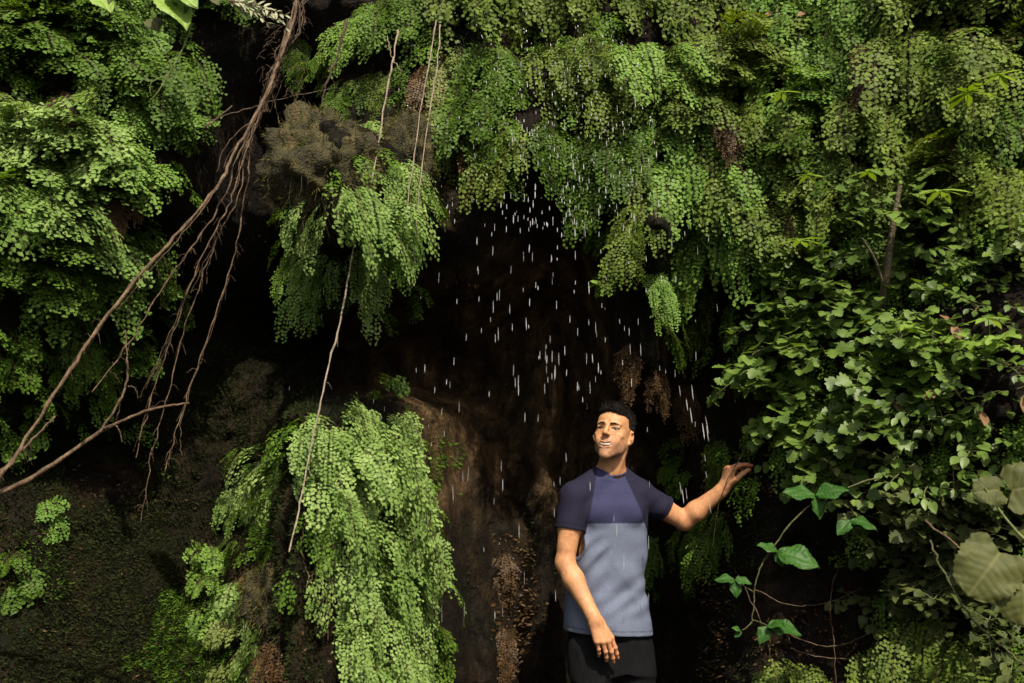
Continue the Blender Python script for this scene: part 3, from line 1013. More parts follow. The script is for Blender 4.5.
    # ---- hands
    def hand(wr, el, d, n, s, curls, spread, scale=1.0, thumb=None, knuck=.088):
        d = norm(d); n = norm(n - d * np.dot(n, d)); s2 = np.cross(d, n); s = s2 * (1 if np.dot(s2, s) > 0 else -1)
        F.cone(wr - norm(wr - el) * .02, wr + d * .012, .0265, .026, .015)
        tips = []
        offs = [.029, .0095, -.010, -.028]
        lens = [(.041, .026, .021), (.045, .029, .022), (.042, .027, .021), (.033, .021, .019)]
        kd = [knuck, knuck + .003, knuck - .003, knuck - .012]
        for i in range(4):
            K = wr + (d * kd[i] + s * offs[i] + n * (.004 if i in (1, 2) else 0)) * scale
            F.cone(wr + d * .015 + s * offs[i] * .55, K, .0165, .0118, .012)
            F.cone(wr + d * .02 + s * offs[i] * .5 - n * .008, K - n * .006, .016, .011, .010)
            p, ang = K, 0.0
            sp = spread[i]
            for ph in range(3):
                ang += rad(curls[i][ph])
                dd = norm(d * math.cos(ang) - n * math.sin(ang) + s * sp * math.cos(ang))
                q = p + dd * lens[i][ph] * scale
                r0 = (.0098, .0088, .0080)[ph] * (1 if i < 3 else .88)
                F.cone(p, q, r0, r0 * .90, .0025 if ph else .005)
                F.ell(p + n * .0015, (r0 * 1.06,) * 3, None, .004)
                p = q
            tips.append(p)
        T0 = wr + d * .022 + s * .020 - n * .006
        td = thumb if thumb is not None else (d * .6 + s * .55 - n * .45, d * .85 + s * .25 - n * .3, d * .95 + s * .05 - n * .2)
        p = T0
        for ph, (L_, r) in enumerate(((.044, .0145), (.034, .0115), (.027, .0100))):
            q = p + norm(td[ph]) * L_ * scale
            F.cone(p, q, r, r * .88, .010 if ph == 0 else .004)
            p = q
        return tips

    dR = at(606.5, 645, -.175) - wrR
    hand(wrR, elR, dR, np.array([.22, -1, .2]), np.array([1, 0, 0]), [(16, 14, 8), (18, 16, 10), (22, 18, 10), (26, 20, 12)], (.02, .0, -.03, -.07), 1.07,
         thumb=(np.array([.35, .75, -.6]), np.array([.1, .4, -.9]), np.array([-.1, .2, -1])))
    dL = at(732, 456, .02) - wrL
    hand(wrL, elL, dL, np.array([-1, -.25, .30]), np.array([0.1, -1, 0]), [(48, 28, 15), (60, 35, 18), (66, 42, 20), (72, 45, 20)], (.10, .02, -.04, -.10), 1.08, knuck=.080,
         thumb=(np.array([.6, -.7, .5]), np.array([.75, -.1, .65]), np.array([.85, .1, .5])))

    V, Q = F.surface()
    V = smooth_verts(V, Q, 2, .4)
    L_ = (V - HC) @ HR                                   # head-local, to colour lips, beard and cheeks
    base = np.tile(np.array([.385, .190, .088]), (len(V), 1))
    nz = fbm(V * 30, 3)[:, None]
    base *= 1 + .14 * nz
    head = (np.abs(L_) < [.1, .14, .14]).all(1)
    def mixc(mask, col):
        nonlocal base
        base = base * (1 - mask[:, None]) + np.array(col) * mask[:, None]
    beard = sst(-.025, -.06, L_[:, 2] + .35 * np.maximum(0, -L_[:, 1] - .06) * 0) * sst(.02, -.03, L_[:, 1]) * sst(-.135, -.112, L_[:, 2])
    cheek = np.exp(-(((np.abs(L_[:, 0]) - .034) / .020) ** 2 + ((L_[:, 2] + .035) / .018) ** 2)) * (L_[:, 1] < -.05)
    mixc(head * .58 * beard * (1 - cheek), (.17, .098, .062))
    mous = np.exp(-((L_[:, 0] / .026) ** 4 + ((L_[:, 2] + .048) / .007) ** 2)) * (L_[:, 1] < -.08)
    mixc(head * .45 * mous, (.14, .08, .05))
    mixc(head * .35 * cheek, (.52, .20, .11))
    for sx in (-1, 1):                                   # lashes and the shaded rim of skin round the eyes
        for za, wa in ((.0105, .75), (.0035, .40)):
            for x_ in np.linspace(.019, .046, 8):
                q_ = h(x_ * sx, -.0835 + 6.5 * max(0, x_ - .030) ** 1.6, za - 9 * (x_ - .032) ** 2)
                mixc(head * wa * np.exp(-(np.linalg.norm(V - q_, axis=1) / .0042) ** 4), (.045, .026, .018))
    lipm = np.zeros(len(V))
    for a in up + dn:
        lipm = np.maximum(lipm, np.exp(-(np.linalg.norm(V - a, axis=1) / .0058) ** 4))
    for tip_, r_ in ((elL, .05), (elR, .045), (wrR, .03)):
        mixc(.30 * np.exp(-(np.linalg.norm(V - tip_, axis=1) / r_) ** 2), (.40, .15, .07))
    handm = np.maximum(sst(.06, .14, (V - wrR) @ norm(dR)) * (np.linalg.norm(V - wrR, axis=1) < .25), sst(.05, .13, (V - wrL) @ norm(dL)) * (np.linalg.norm(V - wrL, axis=1) < .25))
    mixc(.35 * handm, (.44, .17, .085))
    mixc(head * lipm * .55, (.27, .11, .065))
    mixc(head * np.exp(-(np.linalg.norm((L_ - [.084, .008, -.006]), axis=1) / .014) ** 2) * .5, (.33, .12, .07))
    me = mesh_quads('body', V - O, Q)
    colour_attr(me, base)
    body = obj('body', me, attr_mat('skin', rough=.55, spec=.28, sss=.12, bump=.35, bscale=240, var=.16, vscale=75), root)

    # ---- hair: a short cap, longer on top
    Hh = Field(HC - .17, HC + .17, .0025)
    Hh.ell(h(0, .018, .043), (.0785, .098, .0865), HR, .01)
    Hh.cone(h(-.030, -.062, .096), h(.030, -.062, .092), .021, .021, .015)
    Hh.ell(h(0, -.02, .092), (.062, .070, .033), HR, .012)
    # face and neck opening
    sl, P = Hh.box(HC - .2, HC + .2)
    Lp = (P - HC) @ HR
    hl = .073 + .010 * np.cos(Lp[..., 0] * 45) - .9 * np.maximum(0, np.abs(Lp[..., 0]) - .045) * 0
    face = np.maximum(Lp[..., 1] + .040 + .5 * np.maximum(0, .055 - Lp[..., 2]) * 0, Lp[..., 2] - hl)          # in front and below hairline
    side = np.maximum(Lp[..., 1] + .024 - .10 * (Lp[..., 2] - .03), Lp[..., 2] - .066)
    low = Lp[..., 2] + .030 + .35 * (Lp[..., 1] - .0) * (Lp[..., 1] > 0) * 1.0
    ear = np.linalg.norm((np.abs(Lp) - [.080, .012, 0]) * [1, 1, .0] + np.stack([Lp[..., 0] * 0, Lp[..., 1] * 0, (Lp[..., 2] + .008) * .62], -1), axis=-1) - .024
    d = Hh.d[sl]
    for cut in (face, side, low, ear):
        d = np.maximum(d, -cut)
    nzh = fbm(np.stack([Lp[..., 0] * 160, Lp[..., 1] * 70, Lp[..., 2] * 110], -1), 2)
    Hh.d[sl] = d + (.0030 * nzh + .0004).astype(np.float32)
    V, Q = Hh.surface()
    V = smooth_verts(V, Q, 1, .4)
    rh = np.random.default_rng(4)
    hb = Leaves([(0, -.09), (0, .09), (1, .02), (1, -.02)])
    k = rh.integers(0, len(V), 5200)
    nh = norm(V[k] - h(0, .018, .03))
    topw = np.clip(((V[k] - HC) @ HR)[:, 2] / .09, .2, 1)
    hb.add(V[k] - nh * .002, norm(nh * .55 + HR @ np.array([.25, -.45, .15]) + rh.normal(0, .35, (5200, 3))), rh.normal(0, 1, (5200, 3)), .0165 * topw * rh.uniform(.6, 1.2, 5200))
    hv, hl_, ht = hb.arrays()
    me = mesh_quads('hair', np.vstack([V, hv]) - O, np.vstack([Q, hl_.reshape(-1, 4) + len(V)]))
    obj('hair', me, noise_mat('hair_dark', [(.004, .003, .0025), (.010, .007, .005), (.022, .015, .011)], scale=160, bscale=400, bump=.8, spec=.2, rough=(.45, .65), stretch=(1, .4, 1)), root)
    # eyebrows, eyes, teeth
    hm = bpy.data.materials['hair_dark']
    for sx in (-1, 1):
        tb = Tubes(6)
        tb.add(catmull([h(.013 * sx, -.0950, .0240), h(.028 * sx, -.0915, .0275), h(.047 * sx, -.0775, .0250)], 5), .0036, .0018)
        V_, L0, T0 = tb.arrays()
        obj('eyebrow', mesh_quads('eyebrow', V_ - O, L0.reshape(-1, 4)), hm, root)
        eb = Field(h(.032 * sx, -.070, .006) - .03, h(.032 * sx, -.070, .006) + .03, .0012)
        ec = h(.032 * sx, -.0705, .0060)
        eb.ell(ec, (.0118,) * 3, None, .001)
        V, Q = eb.surface()
        me = mesh_quads('eye', V - O, Q)
        gaze = norm(HR @ np.array([-.10 - .04 * sx, -1, .10]))
        cosg = norm(V - ec) @ gaze
        cc = np.where(cosg[:, None] > .955, np.array([.012, .008, .006]), np.where(cosg[:, None] > .78, np.array([.045, .028, .016]), np.array([.15, .12, .10])))
        colour_attr(me, cc)
        obj('eye', me, bpy.data.materials.get('eye') or attr_mat('eye', rough=.35, spec=.3), root)
    tf = Field(HC - .15, HC + .15, .0015)
    tt = [h(x, -.0895 + 8 * x * x, -.0655 + 9.0 * x * x) for x in np.linspace(-.016, .016, 7)]
    for a, b in zip(tt[:-1], tt[1:]):
        tf.cone(a, b, .0066, .0066, .002)
    V, Q = tf.surface()
    me = mesh_quads('teeth', V - O, Q)
    colour_attr(me, np.tile([.46, .38, .30], (len(V), 1)))
    obj('teeth', me, attr_mat('teeth', rough=.2), root)

    # ---- t-shirt: lofted trunk, raglan sleeves, hollow
    T = Field((.12, -.24, .80), (1.0, .32, 1.62), .003)
    ring = lambda px, py, a, b, dy=.03: (zz(py), cx(px, py), dy, a, b)
    T.loft([ring(606, 660, .192, .132), ring(606, 622, .187, .128), ring(607, 590, .170, .112), ring(608.5, 560, .162, .110), ring(611, 525, .163, .116), ring(611, 505, .162, .112), ring(611, 492, .140, .092, .035), ring(612, 482, .085, .070, .04)], k=.03, yaw=yaw)
    sl, P = T.box(T.lo, T.lo + T.h * T.n)
    dT = T.d.copy()
    slR, slL = shR + (elR - shR) * .50, shL + (elL - shL) * .58
    T.cone(neck + [.0, .015, -.004], shR + [.008, 0, -.002], .060, .060, .03)
    T.cone(neck + [.0, .015, -.004], shL + [-.006, 0, -.002], .060, .058, .03)
    T.cone(shR + [0, 0, -.002], shR + (elR - shR) * .75, .063, .066, .025)
    T.cone(shL + [0, 0, -.002], shL + (elL - shL) * .85, .060, .060, .025)
    T.ell(at(598, 513, -.07), (.060, .035, .050), None, .03)       # chest
    T.ell(at(629, 512, -.05), (.055, .033, .048), None, .03)
    sl, P = T.box(T.lo, T.lo + T.h * T.n)
    X, Y, Z = P[..., 0], P[..., 1], P[..., 2]
    d = T.d[sl].astype(np.float64)
    # folds: soft diagonal ridges on the loose lower half, pulls at the armpits
    zb, zc = zz(622), zz(535)
    wgt = sst(zc + .03, zc - .16, Z)
    u1 = (X - .42) * 1.0 + (Z - 1.1) * .42
    fold = np.sin(u1 * 48 + 2.2 * vnoise(np.stack([X * 6, Y * 4, Z * 3.0], -1))) * (.5 + .5 * vnoise(np.stack([X * 9 + 3, Y * 5, Z * 5], -1)))
    u2 = (X - .42) * .75 - (Z - 1.25) * .85
    fold2 = np.sin(u2 * 80 + 2.5 * vnoise(np.stack([X * 7, Y * 5, Z * 7 + 9], -1))) * np.clip(vnoise(np.stack([X * 6 + 8, Y * 3, Z * 6], -1)) + .1, 0, 1)
    fold = np.sign(fold) * np.abs(fold) ** .8
    d += -.0052 * wgt * fold - .006 * fold2 * sst(zz(490), zz(510), Z) + .004 * fbm(P * 12, 2)
    # openings
    def plane(p, n):
        n = norm(n)
        return (P - p) @ n
    hemp = plane(at(563, 630.5, -.03), np.array([0, 0, -1.0]) + np.array([-.07, 0, 0]))
    shell = np.maximum(d, -(d + .0075))
    armR = norm(elR - shR); armL = norm(elL - shL)
    tR = (P - slR) @ armR; dR_ = np.linalg.norm(P - slR - tR[..., None] * armR, axis=-1) - .064; nearR = (dR_ < .024) & (dR_ < dT)
    tL = (P - slL) @ armL; dL_ = np.linalg.norm(P - slL - tL[..., None] * armL, axis=-1) - .060; nearL = (dL_ < .025) & (dL_ < dT)
    cutp = np.maximum(hemp, 0 * d - 1)
    e = np.maximum(shell, hemp)
    e = np.where(nearR & (tR > -.05) & (tR < .17), np.maximum(e, tR), e)
    e = np.where(nearL & (tL > -.05) & (tL < .17), np.maximum(e, tL), e)
    # crew neck
    nc = neck + [-.002, .004, .0]
    nd = norm(np.array([-.03, -.40, 1.0]))
    q = P - nc
    tn = q @ nd
    rn = np.linalg.norm(q - tn[..., None] * nd, axis=-1)
    hole = np.maximum(rn - .071, -.045 - tn)
    e = np.maximum(e, -hole)
    T.d[sl] = np.clip(e, -.05, .06)
    coll = [nc + nd * -.004 + .071 * (math.cos(a) * norm(np.cross(nd, [0, 1, 0])) + math.sin(a) * np.cross(nd, norm(np.cross(nd, [0, 1, 0])))) for a in np.linspace(0, 2 * math.pi, 25)]
    V, Q = T.surface()
    V = smooth_verts(V, Q, 2, .4)
    tR = ((V - shR) @ armR); tL = ((V - shL) @ armL)
    sleeve = np.zeros(len(V))
    # raglan seams run from the collar to the armpit
    def seam(px0, py0, px1, py1, sgn, yp):
        a, b = at(px0, py0, yp), at(px1, py1, yp)
        return ((V[:, 0] - a[0]) * (b[2] - a[2]) - (V[:, 2] - a[2]) * (b[0] - a[0])) * sgn
    zcol = zz(524)
    s1 = seam(596, 478, 586, 530, 1, -.05)
    s2 = seam(627, 480, 644, 522, -1, -.02)
    slv = ((s1 > 0) & (V[:, 2] > zz(534))) | ((s2 > 0) & (V[:, 2] > zz(532)))
    navy, dark, grey = np.array([.024, .025, .060]), np.array([.0095, .009, .021]), np.array([.096, .113, .160])
    col = np.where((V[:, 2] > at(612, 523.5, -.085)[2])[:, None], navy, grey)
    col = np.where(slv[:, None], dark, col)
    hd = -(V - at(563, 630.5, -.03)) @ norm(np.array([-.07, 0, -1.0]))
    col = np.where((np.abs(hd - .020) < .0022)[:, None], col * .55, col)          # hem stitching
    for sp_, am in ((slR, armR), (slL, armL)):
        col = np.where((slv & (np.abs((V - sp_) @ am + .020) < .0022))[:, None], col * .5, col)
    me = mesh_quads('t_shirt', V - O, Q)
    colour_attr(me, col)
    shirt = obj('t_shirt', me, attr_mat('jersey', rough=.85, spec=.15, bump=.35, bscale=420, var=.16, vscale=170, stretch=(.5, 1, 2.0)), root)
    tb = Tubes(6)
    tb.add(catmull(coll, 3), .0048)
    V_, L0, T0 = tb.arrays()
    obj('collar', mesh_quads('collar', V_ - O, L0.reshape(-1, 4)), noise_mat('collar_rib', [(.018, .016, .045), (.028, .026, .065)], scale=90, bscale=400, bump=.3, rough=(.8, .9)), shirt)

    # ---- trousers and shoes
    T = Field((.05, -.27, 0.0), (.95, .33, 1.0), .005)
    T.loft([(zz(672), cx(609, 672), .03, .166, .104), (zz(640), cx(608, 640), .03, .160, .104), (zz(600), cx(608, 600), .03, .145, .095)], k=.03, yaw=yaw)
    for hip, kn, ft in ((hipR, knR, ftR), (hipL, knL, ftL)):
        T.cone(hip + [0, 0, -.04], kn, .092, .084, .05)
        T.cone(kn, ft + [0, 0, .02], .078, .060, .02)
    sl, P = T.box(T.lo, T.lo + T.h * T.n)
    d = T.d[sl]
    d += (.006 * fbm(P * [16, 16, 7], 2)).astype(np.float32)
    T.d[sl] = np.maximum(d, .055 - P[..., 2])
    V, Q = T.surface()
    me = mesh_quads('trousers', smooth_verts(V, Q, 2, .4) - O, Q)
    obj('trousers', me, noise_mat('black_cloth', [(.0035, .0035, .004), (.007, .007, .0078)], scale=60, bscale=350, bump=.3, rough=(.8, .95), spec=.08), root)
    sm = noise_mat('shoe_black', [(.008, .008, .008), (.02, .02, .02)], scale=40, bump=.2)
    for ft in (ftR, ftL):
        T = Field(ft - [.12, .25, .1], ft + [.12, .16, .1], .004)
        T.cone(ft + [0, .03, -.03], ft + [0, -.14, -.035], .047, .044, .03)
        T.cone(ft + [0, .03, -.02], ft + [0, .01, .03], .047, .045, .03)
        sl, P = T.box(T.lo, T.lo + T.h * T.n)
        T.d[sl] = np.maximum(T.d[sl], .004 - P[..., 2])
        V, Q = T.surface()
        obj('shoe', mesh_quads('shoe', V - O, Q), sm, root)
    return root, wrL


man, WRIST_L = build_man()
# the thin dark stem he pulls aside
tb = Tubes(5)
a, b, c = at(752, 440, .05), at(737.5, 462, -.035), at(727, 480, -.02)
tb.add(catmull([at(760, 430, .12), a, at(744, 452, -.005), b, at(732, 472, -.028), c, at(722.5, 494, -.005), at(719, 503, .02), at(716, 520, .06), at(713, 545, .10)], 6), .0030, .0016, .2)
o = obj('tendril', tb.mesh('tendril'), M['root_dark'])
tag(o, 'thin dark tendril held in the raised hand of the man', 'tendril')

# ------------------------------------------------------------------ hanging roots, vines and dead wood
M['creeper_stem'] = noise_mat('creeper_stem', [(.025, .030, .008), (.06, .065, .02), (.09, .075, .03)], scale=45, bscale=160, bump=.4)


def px_curve(pts, y0, y1, jit=.006, n=7):
    m = len(pts)
    P = np.array([at(a, b, y0 + (y1 - y0) * i / (m - 1)) for i, (a, b) in enumerate(pts)])
    C = catmull(P, n)
    C[1:-1] += rng.normal(0, jit, (len(C) - 2, 3)) * [.5, .5, .3]
    return C


def root(name, label, cat, pts, y0, y1, r0, r1, mat='root', group=None, hairs=0, jit=.006, knots=.25, forks=0):
    C = px_curve(pts, y0, y1, jit)
    tb = Tubes(6)
    tb.add(C, r0, r1, knots)
    for _ in range(hairs):                       # rootlets
        i = rng.integers(1, len(C) - 1)
        d = norm(rng.normal(0, 1, 3) + [0, 0, -.6])
        L_ = rng.uniform(.012, .05)
        tb.add([C[i], C[i] + d * L_ * .5, C[i] + d * L_ + [0, 0, -L_ * .5]], .0009, .0004)
    for _ in range(forks):                       # long thin side roots that hang beside the main strand
        i = rng.integers(len(C) // 6, len(C) * 2 // 3)
        j = min(len(C) - 1, i + rng.integers(12, 26))
        off = np.linspace(0, 1, j - i)[:, None] * rng.uniform(-.05, .05, 3) + np.sin(np.linspace(0, 3.1, j - i))[:, None] * rng.uniform(-.02, .02, 3)
        if j - i > 3:
            tb.add(C[i:j] + off, r0 * .38, .0007, .2)
    o = obj(name, tb.mesh(name), M[mat])
    tag(o, label, cat, group)
    return o


G = 'hanging roots on the left'
root('hanging_root', 'longest tan root, slanting down to the far left edge past the ferns', 'root', [(302, -20), (290, 32), (277, 66), (262, 102), (236, 150), (215, 190), (175, 236), (140, 276), (97, 330), (60, 386), (15, 456), (-10, 490)], -.38, -1.05, .0056, .0070, group=G, hairs=60, jit=.005, forks=3)
root('hanging_root', 'tan root hugging the right side of the longest slanting root, ending among ferns', 'root', [(296, 0), (277, 70), (258, 115), (240, 152), (222, 200), (196, 242), (165, 284), (130, 342), (92, 392)], -.40, -.85, .0046, .0020, group=G, hairs=50, forks=3)
root('hanging_root', 'double twisted root ending in pale frayed fibres beside the mossy bank', 'root', [(290, 20), (262, 108), (246, 148), (230, 202), (212, 236), (191, 282), (170, 342), (150, 402), (136, 458)], -.36, -.62, .0040, .0016, group=G, hairs=60, forks=3)
root('hanging_root', 'thin straight root that hangs lowest over the mossy bank', 'root', [(262, 112), (246, 152), (240, 192), (216, 242), (200, 282), (181, 342), (166, 402), (150, 462), (141, 522)], -.36, -.60, .0036, .0013, group=G, hairs=50, forks=2)
root('hanging_root', 'dark root curving out in front of the black crevice, rightmost of the bundle', 'root', [(275, 82), (254, 132), (247, 182), (240, 228), (226, 284), (206, 342), (186, 402), (172, 446), (165, 470)], -.34, -.52, .0040, .0015, group=G, hairs=50, forks=2)
root('hanging_root', 'short thin pale root dangling from the root knot, ending in mid air', 'root', [(270, 84), (276, 110), (281, 132), (283, 156)], -.34, -.30, .0026, .0010, group=G)
root('hanging_root', 'crooked brown root hanging between the crevice and the root mat', 'root', [(346, 20), (338, 52), (327, 82), (322, 104), (318, 130), (313, 142)], -.30, -.28, .0065, .0022, 'root_dark', G, hairs=16)
root('hanging_root', 'fine dark root crossing the crevice nearly level', 'root', [(206, 122), (250, 108), (292, 96), (338, 88)], -.10, -.05, .0028, .0018, 'root_dark', G)
root('hanging_root', 'broken brown root leaning across the crevice below the level one', 'root', [(204, 128), (218, 118), (232, 106)], -.20, -.15, .0055, .0030, 'root_dark', G)
# the knot where the bundle starts
tb = Tubes(7)
for k in range(9):
    a0, b0 = rng.uniform(292, 312), rng.uniform(-25, 0)
    tb.add(px_curve([(a0, b0), (294 + rng.uniform(-10, 10), 28), (284 + rng.uniform(-9, 9), 52), (274 + rng.uniform(-9, 9), 78), (262 + rng.uniform(-10, 10), 112)], -.36 + rng.uniform(-.05, .05), -.38, .008), rng.uniform(.0018, .0045), .0014, .35)
for k in range(110):
    p = at(rng.uniform(262, 305), rng.uniform(10, 100), -.38)
    d = norm(rng.normal(0, 1, 3))
    tb.add([p, p + d * .025, p + d * .045 + [0, 0, -.02]], .0012, .0005)
tag(obj('root_knot', tb.mesh('root_knot'), M['root_dark']), 'shaggy knot of twisted tan roots where the slanting bundle begins', 'root knot')

G = 'thin vines hanging before the overhang'
root('hanging_vine', 'long thin vine dropping through the hanging tuft down to the bright mound', 'vine', [(398, 30), (393, 60), (385, 102), (372, 182), (355, 242), (342, 312), (325, 382), (312, 442), (300, 502), (289, 552)], -.54, -.95, .0036, .0030, mat='vine', group=G, hairs=14, jit=.003)
root('hanging_vine', 'left one of the paired pale vines hanging side by side', 'vine', [(436, 20), (430, 56), (420, 112), (412, 172), (404, 222), (399, 254)], -.50, -.68, .0032, .0014, mat='vine', group=G, hairs=6, jit=.003)
root('hanging_vine', 'right one of the paired pale vines hanging side by side', 'vine', [(440, 25), (438, 57), (428, 122), (420, 182), (415, 242), (412, 288)], -.50, -.68, .0034, .0013, mat='vine', group=G, hairs=6, jit=.003)
root('hanging_vine', 'curled twig looped between the first vine and the paired vines', 'vine', [(387, 36), (390, 52), (396, 64), (402, 72)], -.66, -.66, .0024, .0012, mat='vine', group=G)

# dead branch low on the left, with twigs
br = thing('dead_branch', 'bare reddish dead branch reaching out level from the left edge', 'branch', at(-20, 498, -.75))
o0 = np.array(br.location)


def branch_part(name, pts, y0, y1, r0, r1):
    tb = Tubes(7)
    tb.add(px_curve(pts, y0, y1, .003) - o0, r0, r1, .15)
    return obj(name, tb.mesh(name), M['root'], br)


branch_part('main_stem', [(-20, 500), (20, 484), (60, 460), (100, 432), (136, 415), (162, 407), (189, 403)], -.75, -.55, .0105, .0035)
branch_part('twig', [(100, 432), (118, 404), (127, 380), (127, 352), (125, 330)], -.66, -.60, .0055, .002)
branch_part('twig', [(118, 404), (120, 398), (119, 410), (116, 420)], -.63, -.60, .003, .0015)
branch_part('twig', [(104, 428), (114, 425), (120, 432), (122, 442)], -.66, -.64, .0035, .0014)
branch_part('twig', [(128, 386), (135, 388), (138, 398)], -.62, -.62, .003, .0014)
root('fallen_twig', 'reddish twig leaning under the dead branch at the left edge', 'twig', [(-10, 480), (20, 452), (42, 430), (55, 416)], -.80, -.70, .006, .003)

# roots and dry stalks inside the bright mound
G = 'dry stalks in the bright mound'
for lab, pts in (('curved dry stalk hanging inside the bright mound, leftmost of its group', [(322, 480), (312, 505), (302, 540), (306, 570), (316, 600)]),
                 ('straight dry stalk hanging down the middle of the bright mound', [(335, 520), (333, 560), (330, 600), (328, 640)]),
                 ('forked dry stalk beside the dark gap of the bright mound', [(340, 500), (330, 540), (318, 565), (305, 590)]),
                 ('short reddish dry stalk in the dark gap of the mound', [(328, 500), (334, 525), (335, 550)])):
    root('dry_stalk', lab, 'stalk', pts, -.66, -.66, .0036, .0014, 'root', G, forks=1)

# thin bare twigs arching in the dark lower right
G = 'bare twigs of the dark lower right bank'
for lab, pts in (('fine bare twig arching level, highest of the lower right twigs', [(755, 590), (790, 605), (830, 602), (862, 588)]),
                 ('fine bare twig bowed like a basket in the lower right', [(785, 632), (822, 646), (855, 640), (880, 622), (884, 590)]),
                 ('pale bare twig lying lowest among the lower right twigs', [(790, 648), (815, 656), (850, 659), (868, 659)]),
                 ('fine upright bare twig crossing the bowed twig', [(836, 683), (834, 640), (830, 600), (840, 560)]),
                 ('dark crooked twig hanging near the trunk of the lower right', [(916, 610), (918, 625), (912, 635), (920, 655)]),
                 ('thin dark twig slanting behind the young creeper', [(738, 575), (760, 620), (772, 660), (780, 690)])):
    root('bare_twig', lab, 'twig', pts, -.05, -.05, .0022, .0010, 'root', G)
root('trailing_stem', 'long bare olive stem trailing diagonally into the bottom right corner', 'stem', [(930, 540), (945, 575), (962, 605), (985, 632), (1012, 655), (1040, 680)], -.75, -.85, .0042, .0032, 'creeper_stem', hairs=6)
root('trailing_stem', 'bare brown twig branching off beside the trailing olive stem', 'stem', [(925, 520), (960, 548), (985, 560), (1030, 575)], -.72, -.85, .0035, .002, 'root')

# ------------------------------------------------------------------ leafy plants of the right side
def ring_leaf(half, fold=.16, sag=.14):
    pts = [(0, 0)] + half + [(u, -v) for u, v in reversed(half[:-1])]
    t = [(.38, 0)] + pts
    t = [(u, v, fold * abs(v) - sag * u * u) for u, v in t]
    n = len(pts)
    return t, [[0, 1 + i, 1 + (i + 1) % n] for i in range(n)]


LOBED = ring_leaf([(-.10, .20), (.06, .46), (.20, .40), (.30, .62), (.44, .56), (.48, .36), (.66, .48), (.74, .30), (.90, .20), (1.0, .0)])
OVAL = ring_leaf([(.10, .14), (.30, .27), (.52, .29), (.74, .20), (.90, .08), (1.0, 0)])
LANCE = ring_leaf([(.12, .09), (.35, .16), (.60, .15), (.82, .08), (1.0, 0)])
ROUND = ring_leaf([(-.14, .16), (-.10, .38), (.10, .54), (.34, .57), (.58, .50), (.80, .32), (.94, .12), (1.0, 0)], fold=.10, sag=.22)


def bush_meshes(seed, n_stem=9, L=(.16, .36), leaf=(.038, .068), shape=LOBED, el=(-.2, .9), g=(.5, 2.0), step=.045):
    rr = np.random.default_rng(seed)
    lv, tb = Leaves(*shape), Tubes(5)
    out, up = np.array([0, -1.0, 0]), np.array([0, 0, 1.0])
    for _ in range(n_stem):
        az, e = rr.uniform(-1.25, 1.25), rr.uniform(*el)
        d = np.array([math.sin(az) * math.cos(e), -math.cos(az) * math.cos(e), math.sin(e)])
        p = np.array([rr.normal(0, .04), .02, rr.normal(0, .04)])
        Ls, grav = rr.uniform(*L), rr.uniform(*g)
        n = max(3, int(Ls / step))
        pts = [p.copy()]
        for k in range(n):
            d = norm(d + np.array([0, 0, -1]) * grav / n * .5 + rr.normal(0, .10, 3))
            p = p + d * Ls / n
            pts.append(p.copy())
            for sg in ((1, -1) if k > 0 else (1,)):
                if k < 1 and rr.random() < .5:
                    continue
                sd = norm(np.cross(d, up))
                pet = norm(d * .45 + sd * sg * rr.uniform(.6, 1.1) + up * rr.uniform(.1, .7) + out * .3)
                pl = rr.uniform(.02, .05)
                q = p + pet * pl
                tb.add([p, p + pet * pl * .5 + [0, 0, .003], q], .0012, .0009)
                ax = norm(pet * .6 + out * .35 + np.array([0, 0, -1]) * rr.uniform(.15, .8) + rr.normal(0, .2, 3))
                nm = norm(up * rr.uniform(.6, 1.0) + out * rr.uniform(.3, .9) + rr.normal(0, .22, 3))
                lv.add(q, ax, nm, rr.uniform(*leaf))
        lv.add(p, norm(d + [0, 0, -.4]), norm(up + out * .6), rr.uniform(*leaf))
        tb.add(catmull(pts, 3), .0028, .0012)
    return lv.mesh('bush_foliage'), tb.mesh('bush_stem')


